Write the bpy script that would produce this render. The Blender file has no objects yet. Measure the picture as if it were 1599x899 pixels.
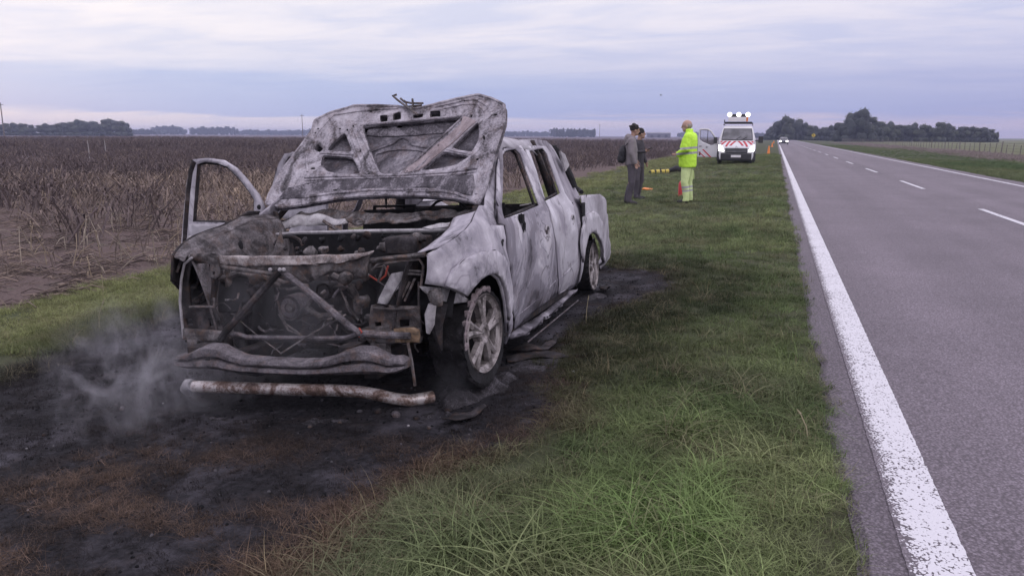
import bpy, bmesh, math, random
import numpy as np
from mathutils import Vector, Matrix, noise as mnoise
from mathutils.geometry import delaunay_2d_cdt
random.seed(7); rng = np.random.default_rng(11)
S = bpy.context.scene
COL = S.collection
R = math.radians

# ------------------------------------------------------------------ camera
CAMH = 1.5; FPX = 1180.0; IW, IH = 1599.0, 899.0
CM = np.array([[0.9459489216, 0.3242750279, 0.0051326418],
               [0.0688634515, -0.1853673977, -0.9802534125],
               [-0.3169202782, 0.9276231100, -0.1976787876]])      # rows: right, down, forward
cd = bpy.data.cameras.new('camera'); cam = bpy.data.objects.new('camera', cd); COL.objects.link(cam)
cd.sensor_width = 36.0; cd.lens = 36.0 * FPX / IW; cd.clip_start = 0.05; cd.clip_end = 9000
m3 = Matrix([[CM[0][i], -CM[1][i], -CM[2][i]] for i in range(3)])
cam.matrix_world = Matrix.Translation((0, 0, CAMH)) @ m3.to_4x4()
S.camera = cam
S.view_settings.view_transform = 'Standard'; S.view_settings.look = 'None'
S.view_settings.exposure = 0.0; S.view_settings.gamma = 1.0
S.cycles.max_bounces = 6; S.cycles.diffuse_bounces = 3; S.cycles.glossy_bounces = 2
S.cycles.transparent_max_bounces = 6; S.cycles.volume_bounces = 0
S.cycles.use_denoising = True
S.cycles.volume_step_rate = 1.0; S.cycles.volume_max_steps = 64

SUN_EL, SUN_AZ = R(14), R(-60)      # low sun behind cloud, ahead and to the left
# ------------------------------------------------------------------ node helpers
def N(nt, t, **k):
    n = nt.nodes.new(t)
    for a, b in k.items():
        if a.startswith('i_'):
            key = a[2:]
            n.inputs[int(key) if key.isdigit() else key.replace('_', ' ')].default_value = b
        else: setattr(n, a, b)
    return n
def L(nt, a, b): nt.links.new(a, b)
def ramp(nt, fac, stops, interp='LINEAR'):
    n = nt.nodes.new('ShaderNodeValToRGB'); n.color_ramp.interpolation = interp
    el = n.color_ramp.elements
    while len(el) > 1: el.remove(el[-1])
    for i, (p, c) in enumerate(stops):
        e = el[0] if i == 0 else el.new(p)
        e.position = p
        e.color = (c[0], c[1], c[2], 1) if hasattr(c, '__len__') else (c, c, c, 1)
    if fac is not None: L(nt, fac, n.inputs[0])
    return n
def math_(nt, op, a, b=None, c=None, clamp=False):
    n = nt.nodes.new('ShaderNodeMath'); n.operation = op; n.use_clamp = clamp
    for i, v in enumerate((a, b, c)):
        if v is None: continue
        if isinstance(v, (int, float)): n.inputs[i].default_value = v
        else: L(nt, v, n.inputs[i])
    return n.outputs[0]
def mixc(nt, f, a, b, bt='MIX'):
    n = nt.nodes.new('ShaderNodeMix'); n.data_type = 'RGBA'; n.blend_type = bt
    for k, v in ((0, f), (6, a), (7, b)):
        if isinstance(v, (int, float)): n.inputs[k].default_value = v
        elif isinstance(v, (tuple, list)): n.inputs[k].default_value = (*v[:3], 1)
        else: L(nt, v, n.inputs[k])
    return n.outputs[2]

# ------------------------------------------------------------------ world: overcast evening sky
W = bpy.data.worlds.new('World'); S.world = W; W.use_nodes = True
nt = W.node_tree; nt.nodes.clear()
out = N(nt, 'ShaderNodeOutputWorld'); bg = N(nt, 'ShaderNodeBackground'); L(nt, bg.outputs[0], out.inputs[0])
sky = N(nt, 'ShaderNodeTexSky'); sky.sky_type = 'NISHITA'; sky.sun_disc = False
sky.sun_elevation = SUN_EL; sky.sun_rotation = SUN_AZ
tc = N(nt, 'ShaderNodeTexCoord'); sp = N(nt, 'ShaderNodeSeparateXYZ'); L(nt, tc.outputs['Generated'], sp.inputs[0])
z = math_(nt, 'MAXIMUM', sp.outputs[2], 0.0)
zz = math_(nt, 'ADD', z, 0.06)
cx = N(nt, 'ShaderNodeCombineXYZ'); L(nt, math_(nt, 'DIVIDE', sp.outputs[0], zz), cx.inputs[0]); L(nt, math_(nt, 'DIVIDE', sp.outputs[1], zz), cx.inputs[1])
mp = N(nt, 'ShaderNodeMapping'); mp.inputs['Rotation'].default_value = (0, 0, R(-25)); mp.inputs['Scale'].default_value = (0.55, 1.0, 1.0); L(nt, cx.outputs[0], mp.inputs[0])
n1 = N(nt, 'ShaderNodeTexNoise', i_Scale=0.8, i_Detail=6.0, i_Roughness=0.55, i_Distortion=0.4); L(nt, mp.outputs[0], n1.inputs['Vector'])
n2 = N(nt, 'ShaderNodeTexNoise', i_Scale=1.7, i_Detail=7.0, i_Roughness=0.58, i_Distortion=0.5); L(nt, mp.outputs[0], n2.inputs['Vector'])
# left/right tone (the sky is paler to the left): azimuth measured from the road
az = math_(nt, 'ARCTAN2', sp.outputs[0], sp.outputs[1])
lr = math_(nt, 'MULTIPLY_ADD', az, 1.0, 0.75, clamp=True)
wob = math_(nt, 'MULTIPLY_ADD', n1.outputs[0], 0.05, -0.025)
zw = math_(nt, 'ADD', z, wob)
left = ramp(nt, zw, [(0.0, (.84, .75, .82)), (0.016, (.86, .79, .88)), (0.026, (.49, .56, .83)), (0.066, (.54, .61, .86)), (0.080, (.76, .76, .91)), (0.11, (.87, .84, .94)), (0.2, (.93, .90, .98)), (0.4, (1.1, 1.05, 1.2)), (1.0, (1.65, 1.56, 1.76))])
right = ramp(nt, zw, [(0.0, (.76, .59, .69)), (0.014, (.68, .57, .72)), (0.028, (.47, .48, .74)), (0.07, (.56, .56, .79)), (0.11, (.70, .69, .88)), (0.19, (.88, .85, .97)), (0.4, (1.1, 1.05, 1.2)), (1.0, (1.65, 1.56, 1.76))])
base = mixc(nt, lr, left.outputs[0], right.outputs[0])
cl = ramp(nt, n2.outputs[0], [(0.36, 0.0), (0.50, .55), (0.64, 1.0)])
clf = math_(nt, 'MULTIPLY', cl.outputs[0], math_(nt, 'MULTIPLY_ADD', z, 10.0, -0.25, clamp=True))
tint = mixc(nt, clf, (0.86, 0.90, 0.975), (1.10, 1.075, 1.03))
cloudy = mixc(nt, 1.0, base, tint, 'MULTIPLY')
skys = mixc(nt, 1.0, sky.outputs[0], (0.09, 0.09, 0.09), 'MULTIPLY')
fin = mixc(nt, 0.06, cloudy, skys)
L(nt, fin, bg.inputs[0]); bg.inputs[1].default_value = 1.0

sd = bpy.data.lights.new('sun', 'SUN'); sun = bpy.data.objects.new('sun', sd); COL.objects.link(sun)
sd.energy = 0.5; sd.angle = R(35); sd.color = (1.0, 0.93, 0.88)
sun.rotation_euler = (R(90) - R(38), 0, R(60) )
# ------------------------------------------------------------------ object helpers
def put(o, parent=None, label=None, cat=None, group=None, kind=None):
    if o.name not in COL.objects: COL.objects.link(o)
    if parent is not None: o.parent = parent
    if label: o['label'] = label
    if cat: o['category'] = cat
    if group: o['group'] = group
    if kind: o['kind'] = kind
    return o
def empty(name, loc, rz=0.0, **k):
    o = bpy.data.objects.new(name, None); o.empty_display_size = .2
    o.location = loc; o.rotation_euler = (0, 0, rz)
    return put(o, **k)
def copytree(o, parent=None, **k):
    c = o.copy(); put(c, parent, **k)
    for ch in o.children: copytree(ch, c)
    return c

class MB:
    def __init__(s): s.v = []; s.f = []
    def add(s, vs, fs):
        b = len(s.v); s.v += [tuple(map(float, p)) for p in vs]; s.f += [tuple(b + i for i in f) for f in fs]; return s
    def box(s, c, d, rot=None, top=1.0):
        x, y, z = d[0] / 2, d[1] / 2, d[2] / 2
        P = [Vector((a * x * (top if cc > 0 else 1), b * y * (top if cc > 0 else 1), cc * z)) for cc in (-1, 1) for b in (-1, 1) for a in (-1, 1)]
        if rot is not None: P = [rot @ p for p in P]
        P = [p + Vector(c) for p in P]
        return s.add(P, [(0, 2, 3, 1), (4, 5, 7, 6), (0, 1, 5, 4), (2, 6, 7, 3), (0, 4, 6, 2), (1, 3, 7, 5)])
    def tube(s, pts, r, n=8, cap=True, flat=1.0):
        pts = [Vector(p) for p in pts]; m = len(pts)
        rs = r if hasattr(r, '__len__') else [r] * m
        vs = []; up = None
        for i, p in enumerate(pts):
            t = (pts[min(i + 1, m - 1)] - pts[max(i - 1, 0)])
            if t.length < 1e-7: t = Vector((0, 0, 1))
            t.normalize()
            if up is None: up = Vector((0, 0, 1)) if abs(t.z) < .9 else Vector((1, 0, 0))
            a = t.cross(up).normalized(); b = a.cross(t).normalized(); up = b
            for k in range(n):
                th = 2 * math.pi * k / n
                vs.append(p + a * (math.cos(th) * rs[i]) + b * (math.sin(th) * rs[i] * flat))
        fs = [(i * n + k, i * n + (k + 1) % n, (i + 1) * n + (k + 1) % n, (i + 1) * n + k) for i in range(m - 1) for k in range(n)]
        if cap: fs += [tuple(range(n - 1, -1, -1)), tuple((m - 1) * n + k for k in range(n))]
        return s.add(vs, fs)
    def rings(s, rings, cap=True):
        n = len(rings[0]); vs = [p for r in rings for p in r]
        fs = [(i * n + k, i * n + (k + 1) % n, (i + 1) * n + (k + 1) % n, (i + 1) * n + k) for i in range(len(rings) - 1) for k in range(n)]
        if cap: fs += [tuple(range(n - 1, -1, -1)), tuple((len(rings) - 1) * n + k for k in range(n))]
        return s.add(vs, fs)
    def ell(s, c, rad, nu=12, nv=8, rot=None):
        vs = [Vector((0, 0, -rad[2]))]
        for j in range(1, nv):
            ph = math.pi * j / nv - math.pi / 2
            for k in range(nu):
                th = 2 * math.pi * k / nu
                vs.append(Vector((rad[0] * math.cos(ph) * math.cos(th), rad[1] * math.cos(ph) * math.sin(th), rad[2] * math.sin(ph))))
        vs.append(Vector((0, 0, rad[2])))
        if rot is not None: vs = [rot @ p for p in vs]
        vs = [p + Vector(c) for p in vs]
        fs = [(0, 1 + (k + 1) % nu, 1 + k) for k in range(nu)]
        for j in range(nv - 2):
            fs += [(1 + j * nu + k, 1 + j * nu + (k + 1) % nu, 1 + (j + 1) * nu + (k + 1) % nu, 1 + (j + 1) * nu + k) for k in range(nu)]
        l = len(vs) - 1
        fs += [(l, 1 + (nv - 2) * nu + k, 1 + (nv - 2) * nu + (k + 1) % nu) for k in range(nu)]
        return s.add(vs, fs)
    def grid(s, fn, nu, nv):
        vs = [fn(i / nu, j / nv) for j in range(nv + 1) for i in range(nu + 1)]
        fs = [(j * (nu + 1) + i, j * (nu + 1) + i + 1, (j + 1) * (nu + 1) + i + 1, (j + 1) * (nu + 1) + i) for j in range(nv) for i in range(nu)]
        return s.add(vs, fs)
    def prism(s, poly, d):           # closed polygon of 3-D points pushed along d
        n = len(poly); P = [Vector(p) for p in poly]; Q = [p + Vector(d) for p in P]
        return s.add(P + Q, [tuple(range(n - 1, -1, -1)), tuple(range(n, 2 * n))] + [(i, (i + 1) % n, n + (i + 1) % n, n + i) for i in range(n)])
    def sheet(s, poly, fn, holes=(), step=0.05):     # curved sheet cut out by a 2-D outline with holes
        def dens(pl):
            o = []
            for i in range(len(pl)):
                a = np.array(pl[i], float); b = np.array(pl[(i + 1) % len(pl)], float)
                k = max(1, int(np.linalg.norm(b - a) / step))
                o += [tuple(a + (b - a) * j / k) for j in range(k)]
            return o
        loops = [dens(poly)] + [dens(h) for h in holes]
        vs, es = [], []
        for lp in loops:
            b = len(vs); vs += [Vector(p) for p in lp]; es += [(b + i, b + (i + 1) % len(lp)) for i in range(len(lp))]
        xs = [p[0] for p in poly]; ys = [p[1] for p in poly]
        a = min(xs) + step * .5
        while a < max(xs):
            c = min(ys) + step * .5
            while c < max(ys):
                q = (a + random.uniform(-.2, .2) * step, c + random.uniform(-.2, .2) * step)
                if inpoly(q, poly) and not any(inpoly(q, h) for h in holes): vs.append(Vector(q))
                c += step
            a += step
        r = delaunay_2d_cdt(vs, es, [], 0, 1e-5)
        V, F = r[0], r[2]
        keep = []
        for f in F:
            c = sum((V[i] for i in f), Vector((0, 0))) / len(f)
            if inpoly(c, poly) and not any(inpoly(c, h) for h in holes): keep.append(tuple(f))
        return s.add([fn(p.x, p.y) for p in V], keep)
    def build(s, name, mat, parent=None, smooth=True, thick=0, bevel=0, sub=0, remesh=0, disp=0, **k):
        me = bpy.data.meshes.new(name); me.from_pydata(s.v, [], s.f); me.update()
        bm = bmesh.new(); bm.from_mesh(me)
        if not thick: bmesh.ops.recalc_face_normals(bm, faces=bm.faces)
        bm.to_mesh(me); bm.free()
        if smooth: me.polygons.foreach_set('use_smooth', [True] * len(me.polygons)); 
        if smooth and smooth != 'all': me.set_sharp_from_angle(angle=R(42))
        if mat: me.materials.append(mat)
        o = bpy.data.objects.new(name, me); put(o, parent, **k)
        if thick:
            md = o.modifiers.new('solid', 'SOLIDIFY'); md.thickness = thick; md.offset = 0
        if bevel:
            md = o.modifiers.new('bev', 'BEVEL'); md.width = bevel; md.segments = 2; md.limit_method = 'ANGLE'
        if remesh:
            md = o.modifiers.new('rm', 'REMESH'); md.mode = 'VOXEL'; md.voxel_size = remesh; md.use_smooth_shade = True
            md = o.modifiers.new('sm', 'SMOOTH'); md.iterations = 3; md.factor = .5
        if disp:
            tx = bpy.data.textures.new('crumple', 'CLOUDS'); tx.noise_scale = disp[1]
            md = o.modifiers.new('disp', 'DISPLACE'); md.texture = tx; md.strength = disp[0]; md.mid_level = .5; md.texture_coords = 'LOCAL'
        return o
def inpoly(p, pl):
    x, y = p[0], p[1]; c = False; j = len(pl) - 1
    for i in range(len(pl)):
        xi, yi = pl[i][0], pl[i][1]; xj, yj = pl[j][0], pl[j][1]
        if (yi > y) != (yj > y) and x < (xj - xi) * (y - yi) / (yj - yi) + xi: c = not c
        j = i
    return c
def rotm(rx=0, ry=0, rz=0): return (Matrix.Rotation(rz, 3, 'Z') @ Matrix.Rotation(ry, 3, 'Y') @ Matrix.Rotation(rx, 3, 'X'))

# ------------------------------------------------------------------ measuring helpers (survey of the place)
def ray(u, v): return CM.T @ np.array([u - IW / 2, v - IH / 2, FPX])
def gz(x, y):                                   # height of the ground
    x = np.asarray(x, float); y = np.asarray(y, float)
    d = np.clip(-x - .3, 0, 6.4)
    z = -0.045 * d
    b = np.clip((-x - 5.6) / 1.2, 0, 1); z = z - .05 * b * b * (3 - 2 * b)
    e = np.clip((x - 8.3), 0, 14); z = np.where(x > 8.3, -0.018 * e, z)
    return z
def gpt(u, v):
    d = ray(u, v); z = -.1
    for _ in range(12):
        t = (z - CAMH) / d[2]; p = d * t; z = float(gz(p[0], p[1]))
    return np.array([p[0], p[1], z])
def far(u, D):
    d = ray(u, 214); h = math.hypot(d[0], d[1]); return (d[0] / h * D, d[1] / h * D)

# ------------------------------------------------------------------ numpy noise
class VN:
    def __init__(s, seed): s.t = np.random.default_rng(seed).random((256, 256))
    def __call__(s, x, y):
        x = np.asarray(x, float); y = np.asarray(y, float)
        xi = np.floor(x).astype(int); yi = np.floor(y).astype(int); fx = x - xi; fy = y - yi
        fx = fx * fx * (3 - 2 * fx); fy = fy * fy * (3 - 2 * fy)
        g = lambda a, b: s.t[a % 256, b % 256]
        return (g(xi, yi) * (1 - fx) + g(xi + 1, yi) * fx) * (1 - fy) + (g(xi, yi + 1) * (1 - fx) + g(xi + 1, yi + 1) * fx) * fy
    def f(s, x, y, o=3):
        r = 0; a = .5
        for k in range(o): r = r + a * s(x * 2 ** k + 17 * k, y * 2 ** k + 5 * k); a *= .5
        return r / (1 - .5 ** o)
VA, VB, VC = VN(1), VN(2), VN(3)

# ------------------------------------------------------------------ materials
def mat(name):
    m = bpy.data.materials.new(name); m.use_nodes = True; nt = m.node_tree
    return m, nt, nt.nodes['Principled BSDF']
def plain(name, col, rough=.6, metal=0, var=.25, scale=8, bump=.0, emit=0, spec=.4, coord='Object'):
    m, nt, b = mat(name)
    tc = N(nt, 'ShaderNodeTexCoord'); n = N(nt, 'ShaderNodeTexNoise', i_Scale=float(scale), i_Detail=4.0); L(nt, tc.outputs[coord], n.inputs['Vector'])
    r = ramp(nt, n.outputs[0], [(.25, [c * (1 - var) for c in col]), (.75, [min(1, c * (1 + var)) for c in col])])
    L(nt, r.outputs[0], b.inputs['Base Color'])
    b.inputs['Roughness'].default_value = rough; b.inputs['Metallic'].default_value = metal; b.inputs['Specular IOR Level'].default_value = spec
    if bump:
        bp = N(nt, 'ShaderNodeBump', i_Strength=bump, i_Distance=.01); L(nt, n.outputs[0], bp.inputs['Height']); L(nt, bp.outputs[0], b.inputs['Normal'])
    if emit:
        b.inputs['Emission Color'].default_value = (*col, 1); b.inputs['Emission Strength'].default_value = emit
    return m
def burnt(name, stops, scale=2.2, streak=.35, rust=.0, fine=.35, rough=.85, metal=0.0, soot=None, bump=.35, seed=0.0, veins=.3):
    """scorched sheet metal: ash, bare primer and soot in flowing patches"""
    m, nt, b = mat(name)
    tc = N(nt, 'ShaderNodeTexCoord')
    mp = N(nt, 'ShaderNodeMapping'); L(nt, tc.outputs['Object'], mp.inputs[0]); mp.inputs['Location'].default_value = (seed, seed * 2, seed)
    mp.inputs['Scale'].default_value = (1, 1, streak)
    a = N(nt, 'ShaderNodeTexNoise', i_Scale=float(scale), i_Detail=7.0, i_Roughness=0.62, i_Distortion=1.6); L(nt, mp.outputs[0], a.inputs['Vector'])
    f = N(nt, 'ShaderNodeTexNoise', i_Scale=float(scale * 14), i_Detail=5.0, i_Roughness=0.7); L(nt, tc.outputs['Object'], f.inputs['Vector'])
    v = math_(nt, 'MULTIPLY_ADD', f.outputs[0], fine, math_(nt, 'SUBTRACT', a.outputs[0], fine * .5))
    if soot:      # soot that gathers low on the sheet: (z0, z1, amount)
        s = N(nt, 'ShaderNodeSeparateXYZ'); L(nt, tc.outputs['Object'], s.inputs[0])
        mr = N(nt, 'ShaderNodeMapRange', clamp=True); L(nt, s.outputs[2], mr.inputs[0]); mr.inputs[1].default_value = soot[0]; mr.inputs[2].default_value = soot[1]
        mr.inputs[3].default_value = -soot[2]; mr.inputs[4].default_value = 0
        v = math_(nt, 'ADD', v, mr.outputs[0])
    r = ramp(nt, v, stops)
    col = r.outputs[0]
    # thin dark flow lines where the paint blistered
    w = N(nt, 'ShaderNodeTexNoise', i_Scale=float(scale * 1.2), i_Detail=3.0, i_Distortion=1.2); L(nt, mp.outputs[0], w.inputs['Vector'])
    ln = ramp(nt, w.outputs[0], [(.485, 0), (.498, veins), (.502, veins), (.515, 0)])
    col = mixc(nt, ln.outputs[0], col, stops[0][1])
    if rust:
        q = N(nt, 'ShaderNodeTexNoise', i_Scale=float(scale * 2.6), i_Detail=6.0, i_Roughness=0.7); L(nt, tc.outputs['Object'], q.inputs['Vector'])
        rr = ramp(nt, q.outputs[0], [(.5, 0), (.72, rust)])
        col = mixc(nt, rr.outputs[0], col, (.20, .105, .06))
    L(nt, col, b.inputs['Base Color'])
    b.inputs['Roughness'].default_value = rough; b.inputs['Metallic'].default_value = metal; b.inputs['Specular IOR Level'].default_value = .25
    bp = N(nt, 'ShaderNodeBump', i_Strength=bump, i_Distance=.006); L(nt, math_(nt, 'ADD', f.outputs[0], math_(nt, 'MULTIPLY', w.outputs[0], .8)), bp.inputs['Height']); L(nt, bp.outputs[0], b.inputs['Normal'])
    return m
ASH = (.43, .405, .45); ASHM = (.25, .23, .265); SOOT = (.045, .04, .048)
M_side = burnt('scorched_side_sheet', [(.20, SOOT), (.33, (.12, .11, .13)), (.43, ASHM), (.54, (.36, .34, .38)), (.66, (.52, .49, .54))], scale=1.5, streak=.62, soot=(.2, .62, .14), fine=.16)
M_fdoor = burnt('scorched_front_door_sheet', [(.26, SOOT), (.35, (.12, .11, .13)), (.38, (.19, .175, .205)), (.46, (.215, .20, .235)), (.50, (.32, .30, .34)), (.56, (.36, .34, .385)), (.61, (.53, .505, .55))], scale=1.7, streak=.6, soot=(.2, .8, .10), fine=.14, seed=2.2, veins=.6, rust=.12)
M_rdoor = burnt('scorched_rear_door_sheet', [(.25, SOOT), (.34, (.15, .14, .16)), (.37, (.26, .24, .28)), (.45, (.30, .28, .32)), (.50, (.41, .39, .43)), (.57, (.45, .43, .475)), (.63, (.58, .56, .61))], scale=1.5, streak=.65, soot=(.2, .55, .16), fine=.12, seed=7.7, veins=.6, rust=.08)
M_wing = burnt('grey_brown_inner_wing', [(.28, (.02, .018, .02)), (.42, (.06, .053, .057)), (.56, (.12, .108, .115)), (.72, (.22, .20, .215))], scale=5, streak=1, rust=.2, fine=.6, veins=.3)
M_pale = burnt('pale_rusty_metal', [(.25, (.07, .06, .06)), (.42, (.22, .19, .19)), (.58, (.40, .36, .36)), (.8, (.55, .51, .52))], scale=7, streak=1, rust=.6, fine=.6)
M_strut = burnt('brown_tinted_strut', [(.25, (.12, .095, .10)), (.5, (.27, .225, .24)), (.75, (.40, .345, .36))], scale=4, streak=1, rust=.2, fine=.5, veins=.1)
M_fend = burnt('scorched_fender_sheet', [(.24, SOOT), (.33, (.15, .14, .16)), (.37, (.25, .235, .27)), (.44, (.30, .28, .32)), (.50, (.39, .365, .41)), (.56, (.43, .405, .45)), (.63, (.56, .53, .58))], scale=1.9, streak=.9, seed=3.1, fine=.14)
M_bed = burnt('scorched_bed_sheet', [(.2, (.08, .07, .08)), (.38, (.30, .28, .31)), (.52, (.44, .42, .46)), (.68, (.58, .555, .60))], scale=1.3, streak=.7, seed=6.3, fine=.14)
M_dark = burnt('sooty_metal', [(.25, (.008, .0075, .009)), (.5, (.026, .023, .026)), (.75, (.09, .08, .088))], scale=5, streak=1, rust=.25)
M_black = burnt('charred_black', [(.3, (.006, .006, .007)), (.6, (.018, .017, .02)), (.85, (.05, .045, .05))], scale=6, streak=1)
M_brk = burnt('rusty_grey_metal', [(.28, (.018, .016, .018)), (.46, (.06, .053, .055)), (.60, (.15, .137, .142)), (.78, (.30, .27, .28))], scale=6, streak=1, rust=.45)
M_hood = burnt('hood_frame_sheet', [(.26, (.03, .027, .03)), (.40, (.11, .10, .112)), (.49, (.25, .23, .26)), (.58, (.35, .325, .36)), (.72, (.48, .45, .50))], scale=4.2, streak=1, rust=.2, fine=.5, seed=1.7, veins=.12)
M_hskin = burnt('hood_skin_inside', [(.30, (.045, .04, .048)), (.45, (.10, .092, .108)), (.56, (.19, .175, .20)), (.70, (.30, .28, .31))], scale=3.6, streak=1, rust=.2, fine=.5, seed=4.4)
M_hband = burnt('hood_dark_band', [(.28, (.03, .027, .033)), (.5, (.085, .077, .09)), (.66, (.24, .22, .25))], scale=5, streak=1, fine=.6, seed=9.4)  # dark tone: sooty lower band, also slot backing, cut-out walls and lips
M_beam = burnt('bumper_beam_metal', [(.28, (.03, .027, .03)), (.45, (.085, .076, .085)), (.60, (.15, .135, .15)), (.78, (.26, .235, .25))], scale=5, streak=1, rust=.35, fine=.7, bump=.8)
M_tube = burnt('peeling_chrome_tube', [(.34, (.09, .06, .05)), (.46, (.25, .18, .16)), (.56, (.55, .50, .50)), (.8, (.70, .66, .66))], scale=5, streak=1, rust=.45, rough=.4, metal=.4, fine=.5, veins=0)
M_rim = burnt('alloy_rim', [(.3, (.06, .052, .052)), (.43, (.17, .15, .15)), (.55, (.33, .295, .295)), (.72, (.50, .46, .46))], scale=7, streak=1, rough=.5, metal=.3, fine=.3)
M_tyre = burnt('burnt_rubber', [(.3, (.008, .008, .009)), (.6, (.03, .028, .032)), (.85, (.11, .10, .115))], scale=12, streak=1, bump=1)
M_ash = burnt('white_ash', [(.3, (.20, .185, .20)), (.6, (.42, .40, .42)), (.8, (.62, .60, .62))], scale=9, streak=1)

# ================================================================== THE BURNT PICKUP
TP = np.array([-2.430777, 4.114138, -0.094131])
TM = np.array([[0.02837941, 0.99812722, -0.05419103], [-0.99881006, 0.03046642, 0.0380823], [0.03966199, 0.05304579, 0.99780412]])
_o = TM.T @ (np.array([0, 0, CAMH]) - TP)
def tl(u, v): return TM.T @ ray(u, v)
def q(u, v, x=None, y=None, z=None):            # local point of the truck: sight line met with one local plane
    d = tl(u, v)
    if x is not None: t = (x - _o[0]) / d[0]
    elif y is not None: t = (y - _o[1]) / d[1]
    else: t = (z - _o[2]) / d[2]
    p = _o + d * t; return Vector(p)
FA = (0.10, 0.40); RA = (-2.98, 0.40)            # wheel arch centres (x, z)
def YS(x, z, bed=False):                        # half width of the body at (x, z)
    zs = [.15, .25, .34, .46, .62, .80, .93, 1.02, 1.08, 1.5, 1.6]
    ys = [.77, .83, .875, .91, .925, .93, .915, .89, .845, .665, .60]
    if bed: ys = [.77, .83, .875, .91, .925, .93, .93, .93, .92, .90, .90]
    y = float(np.interp(z, zs, ys))
    if x > .28: y -= min(.3, .75 * (x - .28) ** 2)
    if x < -3.6: y -= min(.12, .25 * (x + 3.6) ** 2)
    for c in (FA, RA):
        r = math.hypot(x - c[0], z - c[1])
        s = min(1, max(0, (.565 - r) / .03))
        if z > .3: y += .012 * s * s * (3 - 2 * s)
    return y
def dent(x, y, z): return .006 * mnoise.noise(Vector((x * 3.1, y * 3, z * 3.1))) + .003 * mnoise.noise(Vector((x * 11, y * 9, z * 11)))
def sxz(u, v, bed=False):
    y = .9
    for _ in range(30):
        p = q(u, v, y=y); y = .5 * y + .5 * YS(p.x, p.z, bed)
    return (p.x, p.z)
def side_panel(name, px, holes, m, parent, off=0.0, sgn=1, bed=False, step=.05, thick=.012, raw=False, **k):
    po = px if raw else [sxz(*p, bed=bed) for p in px]
    ho = [h if raw else [sxz(*p, bed=bed) for p in h] for h in holes]
    b = MB().sheet(po, lambda x, z: (x, sgn * (YS(x, z, bed) + off + dent(x, sgn, z)), z), ho, step)
    return b.build(name, m, parent, thick=thick, **k), po, ho

truck = empty('burnt_pickup', (0, 0, 0), label='burnt-out double cab pickup with raised bonnet, stripped front and ash white sides, on scorched grass', cat='pickup truck')
truck.matrix_world = Matrix.Translation(TP) @ Matrix(TM.tolist()).to_4x4()
T = truck
# --- doors, near side
FD = [(777, 349), (775, 262), (778, 243), (786, 233), (797, 229), (812, 228), (832, 270), (851, 319), (858, 345), (866, 392), (868, 430), (868, 458), (830, 488), (801, 514), (799, 480), (797, 430), (792, 390), (787, 352)]
FH = [(779, 262), (781, 245), (789, 236), (803, 233), (811, 241), (826, 280), (840, 321), (812, 333), (785, 342)]
RD = [(853, 318), (824, 252), (817, 229), (834, 228), (851, 229), (858, 240), (880, 301), (892, 318), (899, 345), (901, 390), (900, 430), (893, 446), (870, 459), (870, 430), (868, 392), (860, 345)]
RH = [(851, 314), (825, 236), (846, 232), (853, 241), (874, 302)]
fd, fdo, fdh = side_panel('front_door', FD, [FH], M_fdoor, T, .004)
rd, rdo, rdh = side_panel('rear_door', RD, [RH], M_rdoor, T, .004)
# window frames (dark inner channel)
for d, h in ((fd, fdh[0]), (rd, rdh[0])):
    pts = [Vector((x, YS(x, z) - .03, z)) for x, z in h]; pts.append(pts[0]); pts.append(pts[1])
    MB().tube(pts, .013, 6, cap=False).build('window_frame', M_dark, d)
def handle(door, u, v):
    x, z = sxz(u, v); y = YS(x, z)
    MB().ell((x, y + .004, z), (.045, .010, .035), 14, 8).build('handle_recess', M_dark, door)
    MB().tube([(x + .05 * math.cos(t), y + .014, z + .04 * math.sin(t)) for t in np.linspace(.3, 5.2, 14)], .007, 6).build('handle', M_ash, door)
handle(fd, 852, 361); handle(rd, 892, 343)
def crease(door, px, r, m):
    P_ = [sxz(*p) for p in px]; MB().tube([(x, YS(x, z) + .002, z) for x, z in P_], r, 6).build('pressed_crease', m, door)
crease(fd, [(805, 494), (830, 473), (850, 455), (866, 438)], .010, M_rdoor); crease(rd, [(871, 436), (885, 424), (899, 408)], .010, M_rdoor)
crease(fd, [(793, 372), (815, 361), (840, 349), (858, 340)], .006, M_rdoor); crease(rd, [(864, 338), (880, 330), (896, 322)], .006, M_rdoor)
# cracked mirror stub and hanging wires on the near door
x, z = sxz(810, 345)
mm = MB(); y = YS(x, z) + .02
for dx in (0, .02, .05): mm.tube([(x - dx, y, z + .05 - dx), (x - dx + .006, y + .012, z - .02), (x - dx - .004, y + .004, z - .09), (x - dx + .004, y + .002, z - .17 + dx * 2)], .006, 5)
mm.box((x, y, z + .015), (.05, .03, .06)); mm.build('mirror_stub', M_black, fd)
# body frame around the doors: A, B, C pillars, roof rail, sill
BO = [(760, 352), (760, 330), (765, 290), (769, 255), (776, 236), (789, 225), (812, 219), (838, 217), (856, 220), (864, 228), (876, 248), (890, 275), (906, 304), (909, 345), (910, 400), (905, 442), (893, 452), (840, 492), (791, 533), (794, 516), (794, 480), (790, 430), (783, 390), (776, 356)]
grow = lambda poly, e: [((p[0] - sum(a[0] for a in poly) / len(poly)) * (1 + e) + sum(a[0] for a in poly) / len(poly), (p[1] - sum(a[1] for a in poly) / len(poly)) * (1 + e) + sum(a[1] for a in poly) / len(poly)) for p in poly]
bo, boo, _ = side_panel('body_frame', BO, [], M_side, T, -.022)
bo.data.clear_geometry()
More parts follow.
